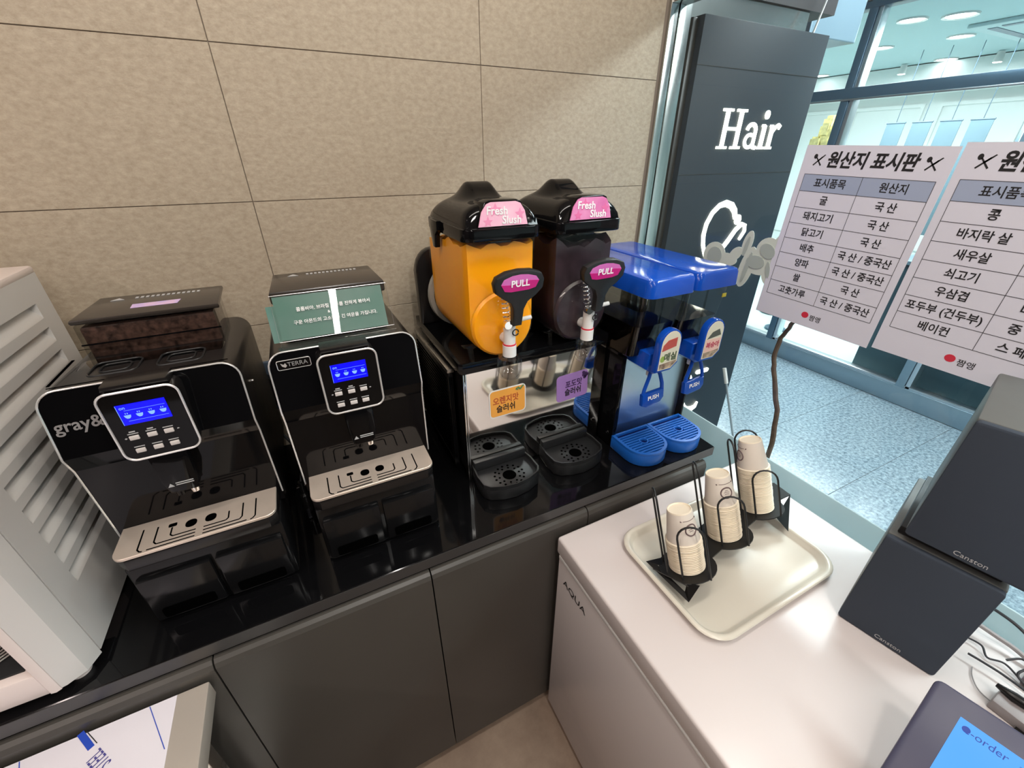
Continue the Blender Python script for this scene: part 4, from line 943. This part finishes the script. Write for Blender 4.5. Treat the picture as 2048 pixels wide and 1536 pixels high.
# ------------------------------------------------------------ speakers
def speaker(loc, lb, rz):
    t = thing('bookshelf_speaker', lb, 'speaker', loc, 'pair of stacked dark speakers', rz)
    # local x along the front edge (to the right), y into depth
    G().box(0, .156, .010, .248, 0, .243, .004).build('cabinet', SPKS, t)
    G().prism(rrect(.155, .242, .006, 3, .078, .1215), 'y', -.003, .0098, .003).build('front_grille', FABRIC, t)
    text('Canston', .0125, WHITEG, (.083, -.0034, .012), (1, 0, 0), (0, 0, 1), t, align='CENTER')
    for x in (.02, .136):
        for y in (.03, .22): G().lathe([(0, -.001), (.006, -.001), (.006, .001), (0, .001)], (x, y, 0), 10).build('foot_pad', BLK2, t)
    return t
ang = math.atan2(-.154, .025)+math.radians(3)
speaker((.857, .172, .841), 'lower dark cloth fronted speaker resting on the freezer lid', ang)
t2 = speaker((.860, .155, 1.104), 'upper dark cloth fronted speaker stacked on the lower one', ang)
t = thing('foam_block', 'grey foam spacer between the two stacked speakers', 'spacer', (.857, .172, 1.0855)); t.rotation_euler.z = ang
G().box(.01, .146, .02, .235, .0, .0165, .002).build('foam', BLK3, t)

# ------------------------------------------------------------ tablet
n_ = Vector((-.55, .05, .83)).normalized()
P0 = Vector((.745, .0135, .985)); ex = Vector((.16, -1, .0)); ex = (ex-n_*ex.dot(n_)).normalized(); ey = n_.cross(ex)
TMx = Matrix((ex, ey, n_)).transposed().to_4x4(); TMx.translation = P0
t = thing('order_tablet', 'dark framed tablet with glowing light blue screen at lower right', 'tablet', tuple(P0)); O = P0
G().prism(rrect(.30, .22, .010, 4, .15, -.11), 'z', -.016, 0, .003, M=TMx).build('bezel', TAB, t, O)
scr = G().box(.038, .262, -.182, -.030, 0, .0006, M=TMx).build('screen', SCR, t, O, False)
dk = mat('blue_screen_text', (.0, .02, .2), .4, emit=(0, .05, .35), es=.5)
text('e-order', .014, dk, TMx @ Vector((.068, -.042, .0009)), ex, ey, scr, off=O, extr=.0001, name='screen_text')
G().prism(arc(.048, -.0415, .0045, .0045, 0, 330, 12), 'z', .0006, .0009, M=TMx).build('screen_logo', dk, scr, O)
G().box(.10, .20, -.0435, -.040, .0006, .0009, M=TMx).build('screen_text_bar', mat('screen_text_faint', (0, 0, 0), .4, emit=(.05, .25, .75), es=.9), scr, O)
text('환영', .03, dk, TMx @ Vector((.10, -.12, .0009)), ex, ey, scr, off=O, extr=.0001, name='screen_text') if False else None
G().tube([TMx @ Vector((.15, -.11, -.016)), Vector((.90, -.15, .866))], .02, 14).build('stand', BLK2, t, O)
G().lathe([(0, 0), (.07, 0), (.07, .006), (0, .008)], (.90, -.15, .8408), 28).build('stand_foot', BLK2, t, O)

# cables and adapter behind the speakers
def cord(pts, r, m, lb):
    P = [Vector(p) for p in pts]; Q = []
    for i in range(len(P)-1):
        p0, p1, p2, p3 = P[max(0, i-1)], P[i], P[i+1], P[min(len(P)-1, i+2)]
        for k in range(8):
            s_ = k/8; Q.append(.5*((2*p1)+(p2-p0)*s_+(2*p0-5*p1+4*p2-p3)*s_*s_+(3*p1-p0-3*p2+p3)*s_**3))
    o = G().tube(Q+[P[-1]], r, 8).build('cable', m); return tag(o, lb, 'cable', 'cables beside the speakers')
cord([(1.085, .045, .90), (1.11, .02, .885), (1.12, -.02, .87), (1.10, -.08, .85), (1.08, -.2, .846)], .0030, CABLE, 'thick dark cable arching highest beside the upper speaker')
cord([(1.06, .035, .87), (1.07, .0, .862), (1.075, -.035, .856), (1.06, -.09, .847), (1.0, -.2, .846)], .0045, CABLW, 'thick grey cable running behind the black ones')
cord([(1.03, .026, .85), (1.035, .005, .850), (1.02, -.010, .846), (1.03, -.030, .850), (1.02, -.06, .847), (1.0, -.12, .846)], .0018, CABLE, 'thin black cable bending sharply beside the lower speaker')
cord([(.985, .010, .856), (.99, -.012, .856), (.995, -.04, .855), (.99, -.08, .856), (.97, -.16, .846)], .0022, CABLE, 'black cable running diagonally from behind the lower speaker')
cord([(1.035, -.028, .855), (1.05, -.04, .866), (1.04, -.052, .868), (1.02, -.048, .857), (1.015, -.06, .85), (1.01, -.1, .846)], .0020, CABLE, 'looped black cable at the right edge')
cord([(.975, -.005, .843), (.955, -.012, .843), (.935, -.028, .843), (.93, -.05, .843)], .0010, CABLW, 'thin pale wire curling toward the adapter')
t = thing('power_adapter', 'grey power adapter block with black plug at the right edge', 'adapter', (.935, -.062, .8405)); O = (.935, -.062, .8405)
G().box(.915, .965, -.115, -.045, .8405, .862, .003).build('block', mat('grey_block', s2l(140, 132, 132), .4), t, O)
G().tube([(.95, -.038, .866), (.948, -.06, .868), (.955, -.10, .866)], [.004, .009, .008], 10).build('plug', BLK2, t, O)
t = G().box(1.02, 1.09, -.11, -.055, .8405, .856, .003).build('connector_block', mat('mauve_grey', s2l(120, 108, 116), .5)); tag(t, 'small mauve grey connector block among the cables', 'connector')

# ------------------------------------------------------------ notices on the glass
def utensils(par, M, x, y, s, O):
    g = G()
    g.prism([(x-.010*s, y-.009*s), (x-.008*s, y-.011*s), (x+.008*s, y+.006*s), (x+.006*s, y+.008*s)], 'z', .0005, .0008, M=M)
    g.prism(arc(x-.008*s, y+.008*s, .004*s, .005*s, 0, 330, 10), 'z', .0005, .0008, M=M); g.prism([(x-.007*s, y+.006*s), (x-.005*s, y+.007*s), (x+.009*s, y-.009*s), (x+.007*s, y-.011*s)], 'z', .0005, .0008, M=M)
    g.prism([(x-.002*s, y+.0*s), (x+.001*s, y-.002*s), (x+.013*s, y+.011*s), (x+.011*s, y+.012*s)], 'z', .0005, .0008, M=M)
    g.build('crossed_cutlery', INKB, par, O, False)
def notice(yc, zc, rotd, rows, label, div):
    xd = Vector((0, -1, 0)); yd = Vector((0, 0, 1)); zd = Vector((-1, 0, 0))
    M = Matrix((xd, yd, zd)).transposed().to_4x4(); M.translation = (1.1655, yc, zc); M = M @ Matrix.Rotation(math.radians(rotd), 4, 'Z')
    t = thing('origin_notice', label, 'notice', (1.1655, yc, zc), 'origin notices taped to the window'); O = (1.1655, yc, zc)
    def XY(): return M.to_3x3() @ Vector((1, 0, 0)), M.to_3x3() @ Vector((0, 1, 0))
    xx, yy = XY()
    G().box(-.147, .147, -.21, .21, 0, .0005, M=M).build('sheet', PAPER, t, O, False)
    text('원산지 표시판', .036, INKB, M @ Vector((0, .178, .0008)), xx, yy, t, off=O, bold=.0011, shear=.12, sx=.86, name='title_lettering')
    utensils(t, M, -.110, .178, 1.05, O); utensils(t, M, .114, .178, 1.05, O)
    T, Bm, L, R_ = .148, -.152, -.132, .132; h = (T-Bm)/8
    G().box(L, R_, T-h, T, .0005, .0007, M=M).build('header_band', HDR, t, O, False)
    g = G()
    for k in range(9): g.box(L, R_, T-h*k-.0005, T-h*k+.0005, .0007, .0009, M=M)
    for x in (L, R_, div): g.box(x-.0005, x+.0005, Bm, T, .0007, .0009, M=M)
    g.build('table_lines', LINE, t, O, False)
    for k, (a, b) in enumerate([('표시품목', '원산지')]+rows):
        y = T-h*(k+.5)
        text(a, .0215, INKB, M @ Vector(((L+div)/2, y, .0009)), xx, yy, t, off=O, bold=.00028, sx=.92)
        text(b, .0215, INKB, M @ Vector(((R_+div)/2, y, .0009)), xx, yy, t, off=O, bold=.00028, sx=.92)
    G().prism(arc(-.012, -.180, .009, .008, 0, 330, 14), 'z', .0005, .0009, M=M).build('red_seal', RED, t, O, False)
    text('짬앵', .016, INKB, M @ Vector((.015, -.184, .0009)), xx, yy, t, off=O, name='brush_lettering')
    return t
K = '국 산'; KC = '국 산 / 중국산'
notice(.5815, 1.503, -1.2, [('굴', K), ('돼지고기', K), ('닭고기', K), ('배추', KC), ('양파', KC), ('쌀', K), ('고춧가루', KC)], 'left white origin notice with rows starting at oyster', .0)
notice(.281, 1.505, -.6, [('콩', K), ('바지락 살', K), ('새우살', K), ('쇠고기', '호 주 산'), ('우삼겹', '미 국 산'), ('포두부 (건두부)', '중 국 산'), ('베이컨', '스 페 인')], 'right white origin notice cut off by the picture edge', .012)

# flower decal on glass
t = thing('flower_decal', 'frosted flower and leaf decal stuck on the window beside the notice', 'decal', (1.1655, .82, 1.43)); O = (1.1655, .82, 1.43)
NB = 0
def blob(cy, cz, ry, rz_, rot, m, nm, dx=0):
    a = math.radians(rot); P = []
    for k in range(24):
        q = 2*PI*k/24; yv = ry*math.cos(q); zv = rz_*math.sin(q)
        P.append((cy+yv*math.cos(a)-zv*math.sin(a), cz+yv*math.sin(a)+zv*math.cos(a)))
    global NB; NB += 1
    G().prism(P, 'x', 1.1666-dx-.00008*NB, 1.1676-dx).build(nm, m, t, O, False)
for (cy, cz, ry, rz_, rot) in ((.918, 1.418, .040, .040, 20), (.815, 1.470, .015, .036, 8), (.80, 1.405, .022, .060, 8), (.845, 1.435, .016, .025, 40), (.87, 1.415, .035, .018, 0), (.765, 1.425, .05, .034, 0), (.748, 1.460, .036, .036, 0), (.735, 1.405, .016, .034, -15), (.715, 1.45, .03, .06, 0)):
    blob(cy, cz, ry, rz_, rot, DECAL, 'decal_backing')
for (cy, cz, ry, rz_, rot) in ((.915, 1.418, .026, .026, 20), (.815, 1.462, .005, .028, 8), (.798, 1.405, .006, .045, 8), (.775, 1.425, .028, .018, 0), (.748, 1.46, .024, .018, 30), (.732, 1.412, .006, .022, -15)):
    blob(cy, cz, ry, rz_, rot, DECAL2, 'decal_petal', .0016)

# ------------------------------------------------------------ ceiling lamps of the room
for k, (x, lb, y0) in enumerate(((.15, 'slim linear ceiling lamp above the camera', -1.7), (-1.9, 'slim linear ceiling lamp over the left side of the room', -1.2))):
    t = thing('linear_lamp', lb, 'ceiling light', (x, y0, 2.7))
    G().box(-.04, .04, -1.22, 1.22, -.025, 0, .004).build('housing', WHITEP, t)
    G().box(-.025, .025, -1.2, 1.2, -.030, -.0255).build('diffuser', LAMP, t)
t = thing('downlight', 'round recessed downlight in the room ceiling above the freezer', 'ceiling light', (.5, -.3, 2.7))
G().lathe([(.085, -.001), (.11, -.012), (.115, .0), (.085, .0)], n=28, closed=True).build('rim', WHITEP, t)
G().lathe([(0, -.008), (.085, -.008), (.085, -.002), (0, -.002)], n=28).build('diffuser', LAMP, t)
for k, y in enumerate((1.2, -1.2)):
    t = thing('corridor_lamp', ['flat corridor ceiling lamp opposite the counter', 'flat corridor ceiling lamp nearer the entrance'][k], 'ceiling light', (2.5, y, 2.9))
    G().box(-.27, .27, -.82, .82, -.03, 0, .004).build('housing', WHITEP, t); G().box(-.25, .25, -.8, .8, -.033, -.0305).build('diffuser', LAMPC, t)
